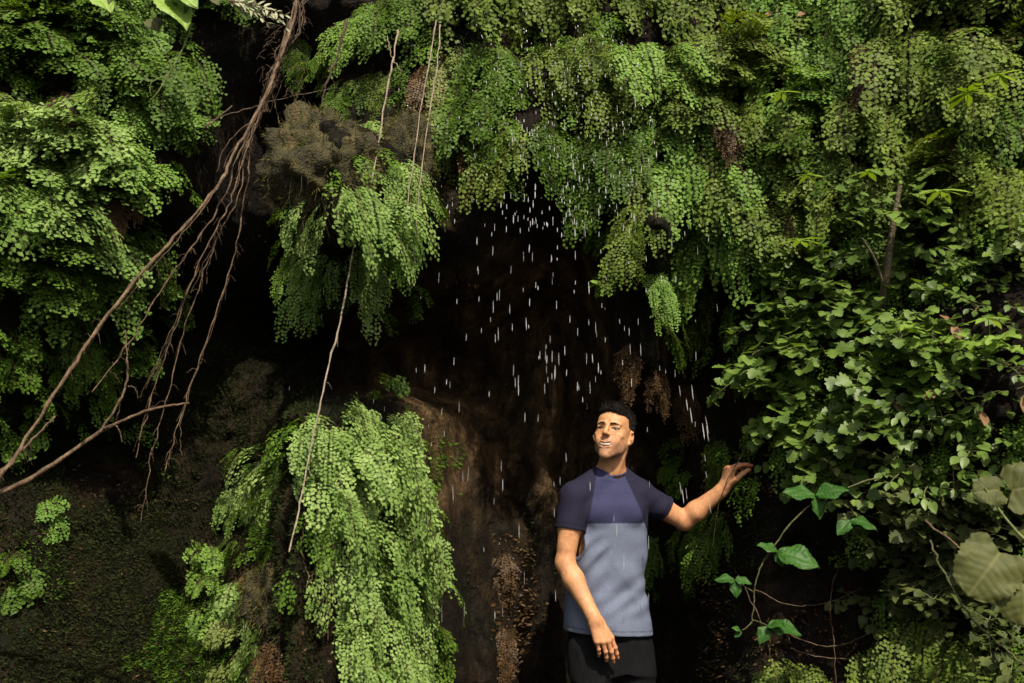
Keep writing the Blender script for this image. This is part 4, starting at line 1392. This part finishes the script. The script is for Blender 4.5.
BUSH = {'lobed': [bush_meshes(40 + i) for i in range(5)],
        'small': [bush_meshes(60 + i, 8, (.10, .26), (.024, .042), LOBED, step=.030) for i in range(3)],
        'oval': [bush_meshes(80 + i, 7, (.14, .32), (.036, .062), OVAL, step=.04) for i in range(3)]}
def blade(name, p, axis, normal, size, mat, parent, kind='heart', veins=6, curl=.25, wave=.03, seed=0):
    """one large leaf: a curved sheet with a sunken midrib, raised panels between side veins and a wavy edge"""
    rr = np.random.default_rng(seed)
    nu, nv = 40, 25
    u = np.linspace(0, 1, nu); v = np.linspace(-1, 1, nv)
    U, W = np.meshgrid(u, v, indexing='ij')
    if kind == 'heart':
        half = .58 * np.sqrt(np.clip(1 - (np.abs(u - .36) / .64) ** 2.1, 0, 1)) * np.where(u < .36, 1, 1)
        half = half * np.where(u < .1, .75 + 2.5 * u, 1)
    else:
        half = .36 * np.sin(math.pi * np.clip(u, 0, 1) ** .80) ** .85
    tooth = 1 + .035 * np.sin(u * 70 + rr.uniform(0, 6)) + .03 * np.sin(u * 23)
    Y = W * (half * tooth)[:, None]
    X = U - (.16 * np.abs(W) * (U < .3) * (.3 - U) / .3 if kind == 'heart' else 0) - .10 * np.abs(W) * U * (1 - U)
    ph = (U - .42 * np.abs(Y)) * veins * math.pi * 1.5
    Zz = .016 * np.abs(np.sin(ph)) ** .5 * np.clip(np.abs(Y) * 12, 0, 1) + .14 * np.abs(Y) - curl * (U - .25) ** 2 - .30 * Y * Y
    Zz = Zz + wave * np.sin(U * 11 + W * 3 + rr.uniform(0, 6)) * np.abs(W) ** 2 + .02 * vnoise(np.stack([U * 5, W * 4, U * 0 + seed], -1))
    A = norm(np.asarray(axis, float)); B = norm(np.cross(np.asarray(normal, float), A)); N_ = np.cross(A, B)
    V = np.asarray(p) + size * (X[..., None] * A + Y[..., None] * B + Zz[..., None] * N_)
    i = np.arange(nu - 1)[:, None] * nv; j = np.arange(nv - 1)[None, :]
    Q = np.stack([i + j, i + nv + j, i + nv + j + 1, i + j + 1], -1).reshape(-1, 4)
    me = mesh_quads(name, V.reshape(-1, 3), Q)
    vein = np.exp(-(np.sin(ph) / .22) ** 2) * .6 + np.exp(-(Y / .018) ** 2)
    t = me.attributes.new('vein', 'FLOAT', 'POINT')
    t.data.foreach_set('value', np.clip(vein, 0, 1).ravel().astype(np.float32))
    return obj(name, me, mat, parent)


def blade_mat(name, lo, hi, vein, rough=.5, spec=.25, trans=.2):
    m = leaf_mat(name, [lo, hi], rough=rough, spec=spec, trans=trans)
    N, L = m.node_tree.nodes, m.node_tree.links
    cr = next(n for n in N if n.type == 'VALTORGB')
    nz = next(n for n in N if n.type == 'TEX_NOISE'); nz.inputs['Scale'].default_value = 38; nz.inputs['Detail'].default_value = 6
    a = N.new('ShaderNodeAttribute'); a.attribute_name = 'vein'
    mx = N.new('ShaderNodeMix'); mx.data_type = 'RGBA'
    sc = N.new('ShaderNodeMath'); sc.operation = 'MULTIPLY'; sc.inputs[1].default_value = .55
    L.new(a.outputs['Fac'], sc.inputs[0]); L.new(sc.outputs[0], mx.inputs[0])
    mx.inputs[7].default_value = (*vein, 1)
    tgt = [l.to_socket for l in cr.outputs[0].links]
    L.new(cr.outputs[0], mx.inputs[6])
    for t in tgt:
        L.new(mx.outputs[2], t)
    return m


M['blade_lime'] = blade_mat('lime_leaf_blade', (.09, .17, .02), (.20, .30, .05), (.28, .36, .12))
M['blade_dull'] = blade_mat('dull_leaf_blade', (.026, .032, .008), (.072, .080, .022), (.12, .12, .045), rough=.6, spec=.15, trans=.1)
M['blade_deep'] = blade_mat('deep_leaf_blade', (.010, .040, .005), (.032, .095, .012), (.06, .13, .03), rough=.5, spec=.2)
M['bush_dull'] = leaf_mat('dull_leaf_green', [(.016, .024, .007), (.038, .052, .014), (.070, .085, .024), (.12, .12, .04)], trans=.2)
n_bush = 0


def place_bush(px, py, kind, mat, size, label, group, push=0.0):
    global n_bush
    n_bush += 1
    p = hit(px, py)
    nrm = cliff_normal(p)[0]
    i = n_bush % len(BUSH[kind])
    key = ('b' + kind, i, mat)
    if key not in COLOUR:
        a, b = BUSH[kind][i]
        c = a.copy(); c.materials.clear(); c.materials.append(M[mat])
        if not b.materials:
            b.materials.append(M['stem'])
        COLOUR[key] = (c, b)
    a, b = COLOUR[key]
    t = thing('shrub', label, 'shrub', p + np.array([0, -1, 0]) * push, group)
    t.rotation_euler = (rng.uniform(-.2, .2), rng.uniform(-.25, .25), math.atan2(nrm[0], -nrm[1]) * .5 + rng.uniform(-.3, .3))
    t.scale = (size * rng.choice([-1, 1]), size, size)
    obj('foliage', a, None, t)
    obj('stem', b, None, t)


G = 'leafy shrubs on the right ledge'
rows = {
    'upper row of the right ledge': [(795, 268, 'small', 'bush', 1.0), (838, 255, 'lobed', 'bush', .8), (905, 262, 'small', 'bush', 1.1), (950, 268, 'oval', 'bush', .8), (1005, 255, 'small', 'bush', 1.1)],
    'second row of the right ledge': [(772, 318, 'lobed', 'bush', .8), (820, 312, 'small', 'bush', 1.1), (868, 310, 'lobed', 'bush', .8), (925, 318, 'small', 'bush', 1.1), (985, 312, 'oval', 'bush', .8)],
    'third row of the right ledge': [(765, 372, 'lobed', 'bush', .9), (812, 358, 'lobed', 'bush', 1.0), (858, 352, 'lobed', 'bush', .9), (905, 368, 'small', 'bush', 1.2), (962, 360, 'lobed', 'bush_lime', .8), (1015, 372, 'oval', 'bush', .9)],
    'fourth row of the right ledge': [(778, 420, 'lobed', 'bush', .8), (825, 412, 'lobed', 'bush', .9), (872, 410, 'lobed', 'bush', 1.0), (922, 418, 'oval', 'bush', .9), (975, 425, 'oval', 'bush', 1.0)],
    'bottom row of the right ledge': [(800, 458, 'small', 'bush', .9), (848, 462, 'lobed', 'bush', .8), (895, 465, 'oval', 'bush', .8), (940, 468, 'oval', 'bush', 1.0), (1005, 462, 'oval', 'bush', .9)],
}
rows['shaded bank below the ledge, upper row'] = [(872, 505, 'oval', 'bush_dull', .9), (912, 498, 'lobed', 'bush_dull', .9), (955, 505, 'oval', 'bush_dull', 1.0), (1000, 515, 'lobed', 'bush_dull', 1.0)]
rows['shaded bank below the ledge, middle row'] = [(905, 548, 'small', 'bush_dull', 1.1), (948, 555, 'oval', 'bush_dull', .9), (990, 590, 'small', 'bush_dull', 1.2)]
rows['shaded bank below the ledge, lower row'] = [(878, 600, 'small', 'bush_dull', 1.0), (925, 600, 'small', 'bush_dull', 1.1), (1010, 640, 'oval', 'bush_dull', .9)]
for row, items in rows.items():
    for i, (a, b, k, m, s_) in enumerate(items):
        look = {'lobed': 'lobed leaf', 'small': 'small lobed leaf', 'oval': 'oval leaf'}[k]
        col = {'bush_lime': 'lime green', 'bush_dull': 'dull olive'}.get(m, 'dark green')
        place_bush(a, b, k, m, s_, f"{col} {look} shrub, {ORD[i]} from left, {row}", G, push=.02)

# the sapling whose thin trunk shows above the ledge
sp = thing('sapling', 'slim sapling with a bare brown trunk rising from the right ledge', 'tree', hit(880, 318))
s0 = np.array(sp.location)
tb = Tubes(8)
tb.add(catmull([s0 - s0 + [0, .05, -.05], at(884, 290, s0[1] - .12) - s0, at(889, 255, s0[1] - .18) - s0, at(893, 225, s0[1] - .22) - s0, at(900, 185, s0[1] - .25) - s0], 6), .018, .010, .08)
tb.add(catmull([at(884, 290, s0[1] - .12) - s0, at(876, 262, s0[1] - .2) - s0, at(862, 238, s0[1] - .26) - s0], 5), .007, .004)
obj('trunk', tb.mesh('trunk'), M['trunk'], sp)
lv = Leaves(*LOBED)
rr = np.random.default_rng(77)
for _ in range(60):
    c0 = at(rng.uniform(850, 950), rng.uniform(165, 235), s0[1] - .24 + rr.normal(0, .07)) - s0
    lv.add(c0, norm(np.array([rr.normal(0, 1), -.5, -.4])), norm(np.array([rr.normal(0, .3), -.45, 1])), rr.uniform(.03, .055))
obj('crown', lv.mesh('crown'), M['bush'], sp)

# pale upright seedlings with flat star-like leaf tops
G = 'seedlings with star-like leaf tops'


def seedling(px, py, y, size, label):
    p = at(px, py, y)
    base = hit(px, py + 26)
    t = thing('seedling', label, 'seedling', base, G)
    q = p - base
    tb = Tubes(5)
    tb.add(catmull([[0, .02, 0], q * .5 + [0, -.01, -.01], q], 5), .0022, .0015)
    obj('stem', tb.mesh('stem'), M['stem'], t)
    lv = Leaves(*LANCE)
    for k in range(7):
        a = k / 7 * 6.28 + rng.uniform(-.3, .3)
        ax = np.array([math.cos(a), math.sin(a), rng.uniform(-.25, .05)])
        lv.add(q, ax, norm(np.array([rng.normal(0, .15), -.35, 1])), size * rng.uniform(.75, 1.15))
    obj('foliage', lv.mesh('foliage'), M['bush_lime'], t)


for a, b, s_, lab in ((800, 240, .11, 'bright seedling with the widest leaf star, beside the hanging ferns above the ledge'), (968, 92, .10, 'bright seedling with spread leaves high near the right edge'), (940, 190, .10, 'bright seedling with drooping stem below the high one'),
                      (782, 92, .07, 'small bright seedling poking out left of the pale ferns'), (808, 175, .07, 'small bright seedling at the middle of the fern curtain'), (1000, 75, .08, 'bright seedling cut close to the right edge, beside the high one'),
                      (868, 172, .07, 'tiny pale seedling over a dark gap in the fern curtain'), (988, 318, .08, 'bright seedling beside the dark gap at the right edge')):
    pt = hit(a, b)
    seedling(a, b, pt[1] - .36, s_ * 1.1, lab)

# young creeper with glossy trifoliate leaves hanging in the dark
cr = thing('creeper', 'young creeper with an arching pale stem and glossy three-part leaves', 'creeper', at(880, 478, -.50))
c0 = np.array(cr.location)
tb = Tubes(6)
main = [(880, 478), (862, 482), (835, 494), (812, 504), (792, 522), (775, 545), (763, 562), (755, 585), (754, 605), (752, 622)]
tb.add(px_curve(main, -.50, -.46, .0022) - c0, .0040, .0020, .22)
for pts in ([(754, 592), (744, 586), (735, 580)], [(752, 620), (760, 622), (768, 626)], [(765, 560), (772, 553), (778, 551)], [(752, 622), (746, 628), (742, 630)], [(835, 494), (822, 497), (812, 495)]):
    tb.add(px_curve(pts, -.46, -.48, .001) - c0, .0022, .0014)
obj('stem', tb.mesh('stem'), M['creeper_stem'], cr)
for (px, py), leaves in {(778, 551): [((-.9, -.3, .1), .085), ((1, -.5, -.25), .16), ((.3, -.3, -1), .06)], (735, 580): [((-1, -.2, .15), .075), ((.9, -.2, .05), .06), ((.1, -.5, -.7), .065)],
                         (768, 626): [((-.5, -.4, -.6), .075), ((1, -.3, -.15), .12), ((.6, -.5, .2), .08)], (741, 631): [((-.7, -.3, .4), .04), ((-.5, -.3, -.4), .035)],
                         (815, 495): [((-1, -.2, .1), .13), ((.9, -.4, .1), .13), ((.2, -.4, -.7), .09)], (850, 520): [((1, -.3, -.1), .10), ((-.6, -.4, -.5), .08)]}.items():
    for ax, s_ in leaves:
        sd_ = int(px * 7 + s_ * 900)
        blade('leaf', at(px, py, -.48) - c0, np.array(ax) + rng.normal(0, .12, 3), np.array([rng.normal(0, .3), -.55, .85]), s_, M['blade_deep'], cr, 'oval', 6, rng.uniform(.2, .6), .05, sd_)

# big round grey-green leaves at the right edge
bl = thing('broad_leaf_plant', 'plant with big round grey-green leaves at the far right edge', 'plant', at(1045, 560, -1.15))
b0 = np.array(bl.location)
tb = Tubes(6)
tb.add(px_curve([(1045, 570), (1030, 545), (1015, 530), (998, 508), (985, 488)], -1.15, -1.15, .001) - b0, .006, .003)
obj('stem', tb.mesh('stem'), M['stem'], bl)
for (px, py), ax, s_ in (((1022, 570), (-.1, -.25, -1), .165), ((1038, 560), (.6, -.3, -.6), .18), ((1000, 490), (-1, -.2, -.05), .085), ((1012, 490), (.9, -.4, .15), .15), ((1000, 552), (-.7, -.2, -.75), .17), ((1026, 520), (.6, -.4, -.1), .15)):
    blade('leaf', at(px, py, -1.15 + rng.uniform(-.05, .05)) - b0, ax, [rng.normal(-.3, .25), -1, .35], s_, M['blade_dull'], bl, 'heart', 5, .35, .05, int(px + py))

# lime leaves at the top left and a pale withered spray
tl = thing('overhanging_sprig', 'sprig of long lime green leaves drooping from the top left edge', 'sprig', at(140, -30, -.95))
t0 = np.array(tl.location)
tb = Tubes(5)
tb.add(px_curve([(140, -30), (165, -5), (190, 20), (182, 50), (168, 75), (158, 92), (150, 100)], -.95, -.90, .001) - t0, .004, .0016)
tb.add(px_curve([(168, 75), (152, 82), (150, 92)], -.9, -.9, .001) - t0, .002, .001)
obj('stem', tb.mesh('stem'), M['stem'], tl)
for (px, py), ax, s_ in (((92, -6), (.6, -.3, -.45), .13), ((160, -8), (.6, -.3, -.6), .20), ((170, -10), (.7, -.4, -.4), .15), ((150, 18), (.3, -.3, -.4), .09), ((180, 0), (.3, -.5, -.5), .10), ((120, -10), (-.2, -.4, -.5), .08), ((205, -8), (.5, -.3, -.4), .09)):
    blade('leaf', at(px, py, -.93 + rng.uniform(-.04, .04)) - t0, ax, [rng.normal(0, .2), -.6, .8], s_, M['blade_lime'] if s_ > .1 else M['blade_dull'], tl, 'oval', 7, .4, .04, int(px + py))
ws = thing('withered_spray', 'pale withered leaf spray beside the root knot at the top', 'spray', at(226, 0, -.55))
w0 = np.array(ws.location)
tb, lv = Tubes(4), Leaves(*LANCE)
for k in range(9):
    e = (rng.uniform(236, 296), rng.uniform(10, 48))
    C = px_curve([(226, 0), ((226 + e[0]) / 2, e[1] * .4 - 2), e], -.55, -.58 + rng.uniform(-.05, .05), .002) - w0
    tb.add(C, .0016, .0008)
    for q in C[3::2]:
        for sg in (-1, 1):
            lv.add(q, norm(np.array([.7, -.3, -.3 + .5 * sg]) + rng.normal(0, .25, 3)), norm(np.array([0, -.8, .6]) + rng.normal(0, .25, 3)), rng.uniform(.022, .042))
obj('stem', tb.mesh('stem'), M['root'], ws)
obj('foliage', lv.mesh('foliage'), M['pale_leaf'], ws)

# single leaves that stand out
def lone_leaf(name, label, px, py, y, ax, nm, s_, shape, mat, cat='leaf', group=None, stem=True):
    p = hit(px, py) if y is None else at(px, py, y)
    if y is None:
        p = p + np.array([0, -.16, 0])
    lv = Leaves(*shape)
    lv.add(p, norm(np.array(ax, float)), norm(np.array(nm, float)), s_)
    tag(obj(name, lv.mesh(name), M[mat]), label, cat, group)


lone_leaf('lone_leaf', 'single glowing yellow-green leaf in front of the dark grotto', 590, 281, .02, (.8, -.2, -.25), (-.2, -.5, .9), .07, OVAL, 'bush_lime')
lone_leaf('lone_leaf', 'small green leaf touching the glowing yellow-green one', 588, 289, .03, (.3, -.3, .3), (-.3, -.6, .7), .045, OVAL, 'bush')
G = 'dry curled leaves caught in the shrubs'
for a, b, s_, lab in ((960, 412, .10, 'largest dry tan leaf, curled among the oval leaf shrubs'), (925, 322, .06, 'dry brown leaf hanging by the dark gap, upper of two'), (934, 332, .06, 'dry brown leaf hanging by the dark gap, lower of two'),
                      (1005, 398, .09, 'long dry reddish leaf at the right edge'), (880, 402, .06, 'pale dry leaf sticking up from the lobed shrubs'), (918, 395, .06, 'dark reddish dry leaf behind the bare stalks'),
                      (795, 28, .05, 'dry tan leaf in the top of the fern curtain'), (762, 27, .05, 'small dry tan leaf left of the one in the fern curtain top'), (815, 203, .05, 'dry tan leaf lying over the curtain of ferns, lower middle'), (988, 57, .06, 'dry tan leaf near the high bright seedling')):
    lone_leaf('dry_leaf', lab, a, b, None, (rng.uniform(-.6, .8), -.3, -rng.uniform(.1, .9)), (rng.normal(0, .3), -.8, .5), s_, OVAL, 'dry_leaf', 'dry leaf', G)
G = 'dead fern tassels'
for a, b, s_, lab in ((474, 150, .55, 'brown dead fern tassel hanging beside the fringe of the overhang'), (298, 300, .6, 'rusty dead fern tassel under the hanging tuft'), (690, 385, .6, 'tan dead fern tassel right of the pale lump on the dark wall'),
                      (636, 352, .55, 'yellowish dead fern lump on the dark wall above the man'), (655, 372, .5, 'yellowish dead fern tassel just below the lump above the man'), (430, 70, .6, 'brown dead fern tassel among the pale fringe ferns'),
                      (535, 20, .6, 'brown dead fern tassel high in the fringe'), (250, 575, .6, 'reddish dead fern tassel at the left foot of the bright mound'), (278, 640, .6, 'reddish dead fern tassel lowest at the foot of the mound'),
                      (500, 560, .7, 'rusty dead fern tassel low on the rock between mound and man, upper one'), (505, 635, .8, 'rusty dead fern tassel low on the rock between mound and man, lower one')):
    place_fern(a, b, 'trail', 'fern_dead', s_, lab, G)
for a, b, s_, lab in ((722, 120, .5, 'dead brown fern strand left of the pale ferns in the curtain'), (868, 55, .55, 'dead brown fern strand in the dark gap at the top of the curtain'), (770, 205, .45, 'dead brown fern strand low in the curtain above the ledge'), (955, 140, .5, 'dead brown fern strand below the high bright seedling'), (60, 100, .5, 'dead brown fern strand between upper fern layers of the left wall'), (130, 195, .5, 'dead brown fern strand in the dark gap of the left wall')):
    place_fern(a, b, 'trail', 'fern_dead', s_, lab, G, push=.12)

# ------------------------------------------------------------------ the root mat and moss
M['mat_moss'] = leaf_mat('mat_moss_olive_brown', [(.020, .021, .005), (.045, .046, .010), (.080, .076, .018), (.13, .11, .03)], trans=.15, spec=.1)


def lump(name, label, cat, c, r, mat, seed, fibres=0, hang=.25):
    nu, nv = 72, 48
    u = np.linspace(0, 2 * math.pi, nu, endpoint=False)
    v = np.linspace(.02, math.pi - .02, nv)
    U, W = np.meshgrid(u, v, indexing='ij')
    D = np.stack([np.cos(U) * np.sin(W), np.sin(U) * np.sin(W), np.cos(W)], -1)
    P = D * np.array(r)
    s_ = 1 + .28 * fbm(D * 2.3 + seed, 3)[..., None] + .10 * fbm(P * 26 + seed, 3)[..., None]
    P = P * s_
    V = P.reshape(-1, 3)
    i = np.arange(nu)[:, None]; j = np.arange(nv - 1)[None, :]
    i2 = (i + 1) % nu
    Q = np.stack([i * nv + j, i * nv + j + 1, i2 * nv + j + 1, i2 * nv + j], -1).reshape(-1, 4)
    if fibres:
        t = thing(name, label, cat, c)
        tb = Tubes(3)
        lv = Leaves([(0, 0), (.3, .07), (1, 0), (.3, -.07)])
        rr = np.random.default_rng(seed)
        for _ in range(fibres):
            k = rr.integers(0, len(V))
            q = V[k]
            if q[1] > .05:
                continue
            L_ = rr.uniform(.02, hang) * (1.4 if q[2] < 0 else .35)
            e = q + np.array([rr.normal(0, .15), -.12, -1]) * L_
            tb.add([q, (q + e) / 2 + rr.normal(0, .01, 3) + [0, -.012, 0], e], .0013, .0005)
        obj('mat', mesh_quads(name, np.vstack([V] + tb.V), np.vstack([Q] + [x + len(V) for x in tb.Q])), M[mat], t)
        n = 2600
        k = rr.integers(0, len(V), n)
        lv.add(V[k], norm(D.reshape(-1, 3)[k] + rr.normal(0, .4, (n, 3)) + [0, 0, -.5]), rr.normal(0, 1, (n, 3)), rr.uniform(.012, .035, n))
        obj('moss', lv.mesh('moss'), M['mat_moss'], t)
        return t
    o = obj(name, mesh_quads(name, V, Q), M[mat])
    o.location = Vector(c)
    return tag(o, label, cat)


lump('root_mat', 'shaggy brown root mat bulging out above the hanging fern tuft', 'root mat', hit(318, 165) + [0, .08, 0], (.20, .17, .22), 'peat', 3, 260, .10)
lump('root_mat', 'smaller mossy root mat tucked beside the paired vines', 'root mat', hit(404, 150) + [0, .06, 0], (.11, .10, .17), 'peat', 8, 120, .10)
lump('root_mat', 'reddish root mat bulging at the left foot of the bright mound', 'root mat', hit(272, 600) + [0, .07, 0], (.14, .12, .15), 'peat', 12, 200, .10)


def moss_patch(name, label, zones, mat, seed, size):
    rr = np.random.default_rng(seed)
    lv = Leaves([(0, 0), (.35, .16), (1, 0), (.35, -.16)])
    for (a, b, c, d), n, thr in zones:
        P = hit_many(rr.uniform(a, b, n), rr.uniform(c, d, n))
        q_ = np.stack([(P[:, 0] - (at((a + b) / 2, 0, 0)[0])), P[:, 2] - at(512, (c + d) / 2, 0)[2]], -1) / [(b - a) / 2 / 232, (d - c) / 2 / 232]
        edge = np.clip((np.linalg.norm(q_, axis=1) - .55) * 1.6, 0, 2) if b - a < 250 else 0
        keep = fbm(P * 2.6 + seed, 3) > thr + edge
        P = P[keep]
        Nn = cliff_normal(P)
        lv.add(P, norm(Nn + rr.normal(0, .5, P.shape) + [0, 0, -.25]), norm(rr.normal(0, 1, P.shape) + Nn * .6), rr.uniform(*size, len(P)))
    tag(obj(name, lv.mesh(name), M[mat]), label, 'moss', kind='stuff')


moss_patch('moss', 'short dark moss and wet plant bits covering the lower left bank', [((-20, 320, 340, 700), 110000, -.60), ((420, 760, 400, 700), 9000, .1), ((700, 1030, 460, 700), 12000, .0), ((200, 460, 20, 420), 9000, .1), ((600, 760, 230, 460), 6000, .1)], 'moss', 31, (.010, .026))
moss_patch('lush_moss', 'lush green moss on the rounded rock at the foot of the mound', [((120, 235, 590, 740), 14000, -.6), ((-20, 140, 470, 640), 5000, .15), ((60, 230, 360, 480), 4000, .1), ((205, 310, 500, 585), 9000, -.7), ((410, 480, 420, 520), 1500, -.1)], 'moss_lush', 37, (.014, .032))
moss_patch('plant_litter', 'small brown bits of dead plants clinging to the wet rock', [((-20, 330, 430, 700), 1600, .1), ((470, 560, 520, 690), 2600, -.1), ((700, 960, 480, 700), 5000, .0), ((380, 560, 250, 480), 2500, .15)], 'fern_dead', 41, (.012, .034))

# ------------------------------------------------------------------ falling water
def drop_mesh(name, seg=8, ringn=7):
    z = np.linspace(-1, 1, ringn)
    r = np.sqrt(np.clip(1 - z * z, 0, 1)) * (1 - .35 * (z + 1) / 2)
    a = np.arange(seg) / seg * 2 * math.pi
    V = np.stack([np.cos(a)[None, :] * r[:, None], np.sin(a)[None, :] * r[:, None], np.broadcast_to(z[:, None], (ringn, seg))], -1).reshape(-1, 3)
    i = np.arange(ringn - 1)[:, None] * seg; j = np.arange(seg)[None, :]
    Q = np.stack([i + j, i + (j + 1) % seg, i + seg + (j + 1) % seg, i + seg + j], -1).reshape(-1, 4)
    return V, Q


wm, nt, out = nodes_of('falling_water')
p = nt.nodes.new("ShaderNodeBsdfPrincipled")
p.inputs['Base Color'].default_value = (.82, .84, .86, 1)
p.inputs['Roughness'].default_value = .12
p.inputs['Transmission Weight'].default_value = .65
p.inputs['IOR'].default_value = 1.33
p.inputs['Specular IOR Level'].default_value = .6
nt.links.new(p.outputs[0], out.inputs[0])


def water():
    rr = np.random.default_rng(9)
    spec = []
    def some(n, px, py, ln, rad_, y=(-.60, -.15), slant=0):
        for _ in range(n):
            a = px() if callable(px) else rr.uniform(*px)
            b = rr.uniform(*py)
            f = np.clip((b - 20) / 380, 0, 1)
            spec.append((a, b, rr.uniform(*y), rr.uniform(*ln) * (.45 + .75 * f) * rr.choice([.5, .75, 1.0, 1.25]), rr.uniform(*rad_) * rr.choice([.38, .5, .65, .82]), slant * (a - 560) / 300 + rr.normal(0, .02)))
    some(300, lambda: rr.normal(566, 48), (25, 235), (.018, .036), (.0021, .0036), y=(-.78, -.42))
    some(60, lambda: rr.normal(545, 62), (10, 150), (.012, .026), (.0019, .0034), y=(-.80, -.5))
    some(95, lambda: rr.normal(562, 58), (215, 400), (.026, .050), (.0019, .0030), slant=.06)
    some(45, (430, 720), (180, 470), (.022, .046), (.0014, .0024), slant=.10)
    some(14, (672, 712), (380, 520), (.040, .060), (.0020, .0028), slant=.25)
    some(30, (250, 450), (170, 620), (.014, .036), (.0012, .0022), y=(-.45, -.2))
    some(15, (552, 655), (440, 600), (.030, .055), (.0013, .0021), y=(-.48, -.34))
    some(14, (440, 560), (460, 640), (.030, .055), (.0012, .0020), y=(-.3, -.1))
    some(110, (400, 720), (-5, 240), (.008, .020), (.0014, .0026))
    spec.sort(key=lambda s: -s[3] * s[4])
    V, Q = drop_mesh('drop')
    me = mesh_quads('water_drop', V, Q)
    me.materials.append(wm)
    rest = []
    for i, (a, b, y, ln, r, sl_) in enumerate(spec):
        if 584 < a < 642 and 398 < b < 474:
            y = .5
        q = at(a, b, y)
        if i < 300:
            o = bpy.data.objects.new('water_drop', me)
            COL.objects.link(o)
            o.location = Vector(q)
            o.scale = (r, r, ln / 2)
            o.rotation_euler = (0, sl_ * -1.0, 0)
            where = ('over the bright fern mound' if a < 452 and b > 390 else 'in the dark crevice left of the hanging tuft' if a < 300 else 'in front of the hanging fern tuft' if a < 420
                     else 'close in front of the man' if 548 < a < 660 and b > 430 else 'between the mound and the man' if b > 440 and a < 556 else 'beside the raised arm of the man' if a > 640 and b > 370
                     else 'among the fringe ferns of the overhang' if b < 170 else 'in the thick of the shower just below the fringe' if b < 260 else 'before the dark grotto above the man')
            tag(o, 'pale water drop falling ' + where, 'water drop', 'drops ' + where)
        else:
            rest.append((V * [r, r, ln / 2] + q, Q))
    Vs = np.concatenate([v for v, _ in rest])
    Qs = np.concatenate([q_ + k * len(V) for k, (_, q_) in enumerate(rest)])
    tag(obj('water_spray', mesh_quads('water_spray', Vs, Qs), wm), 'finest drops of the falling water, too small and many to count', 'water spray', kind='stuff')


water()
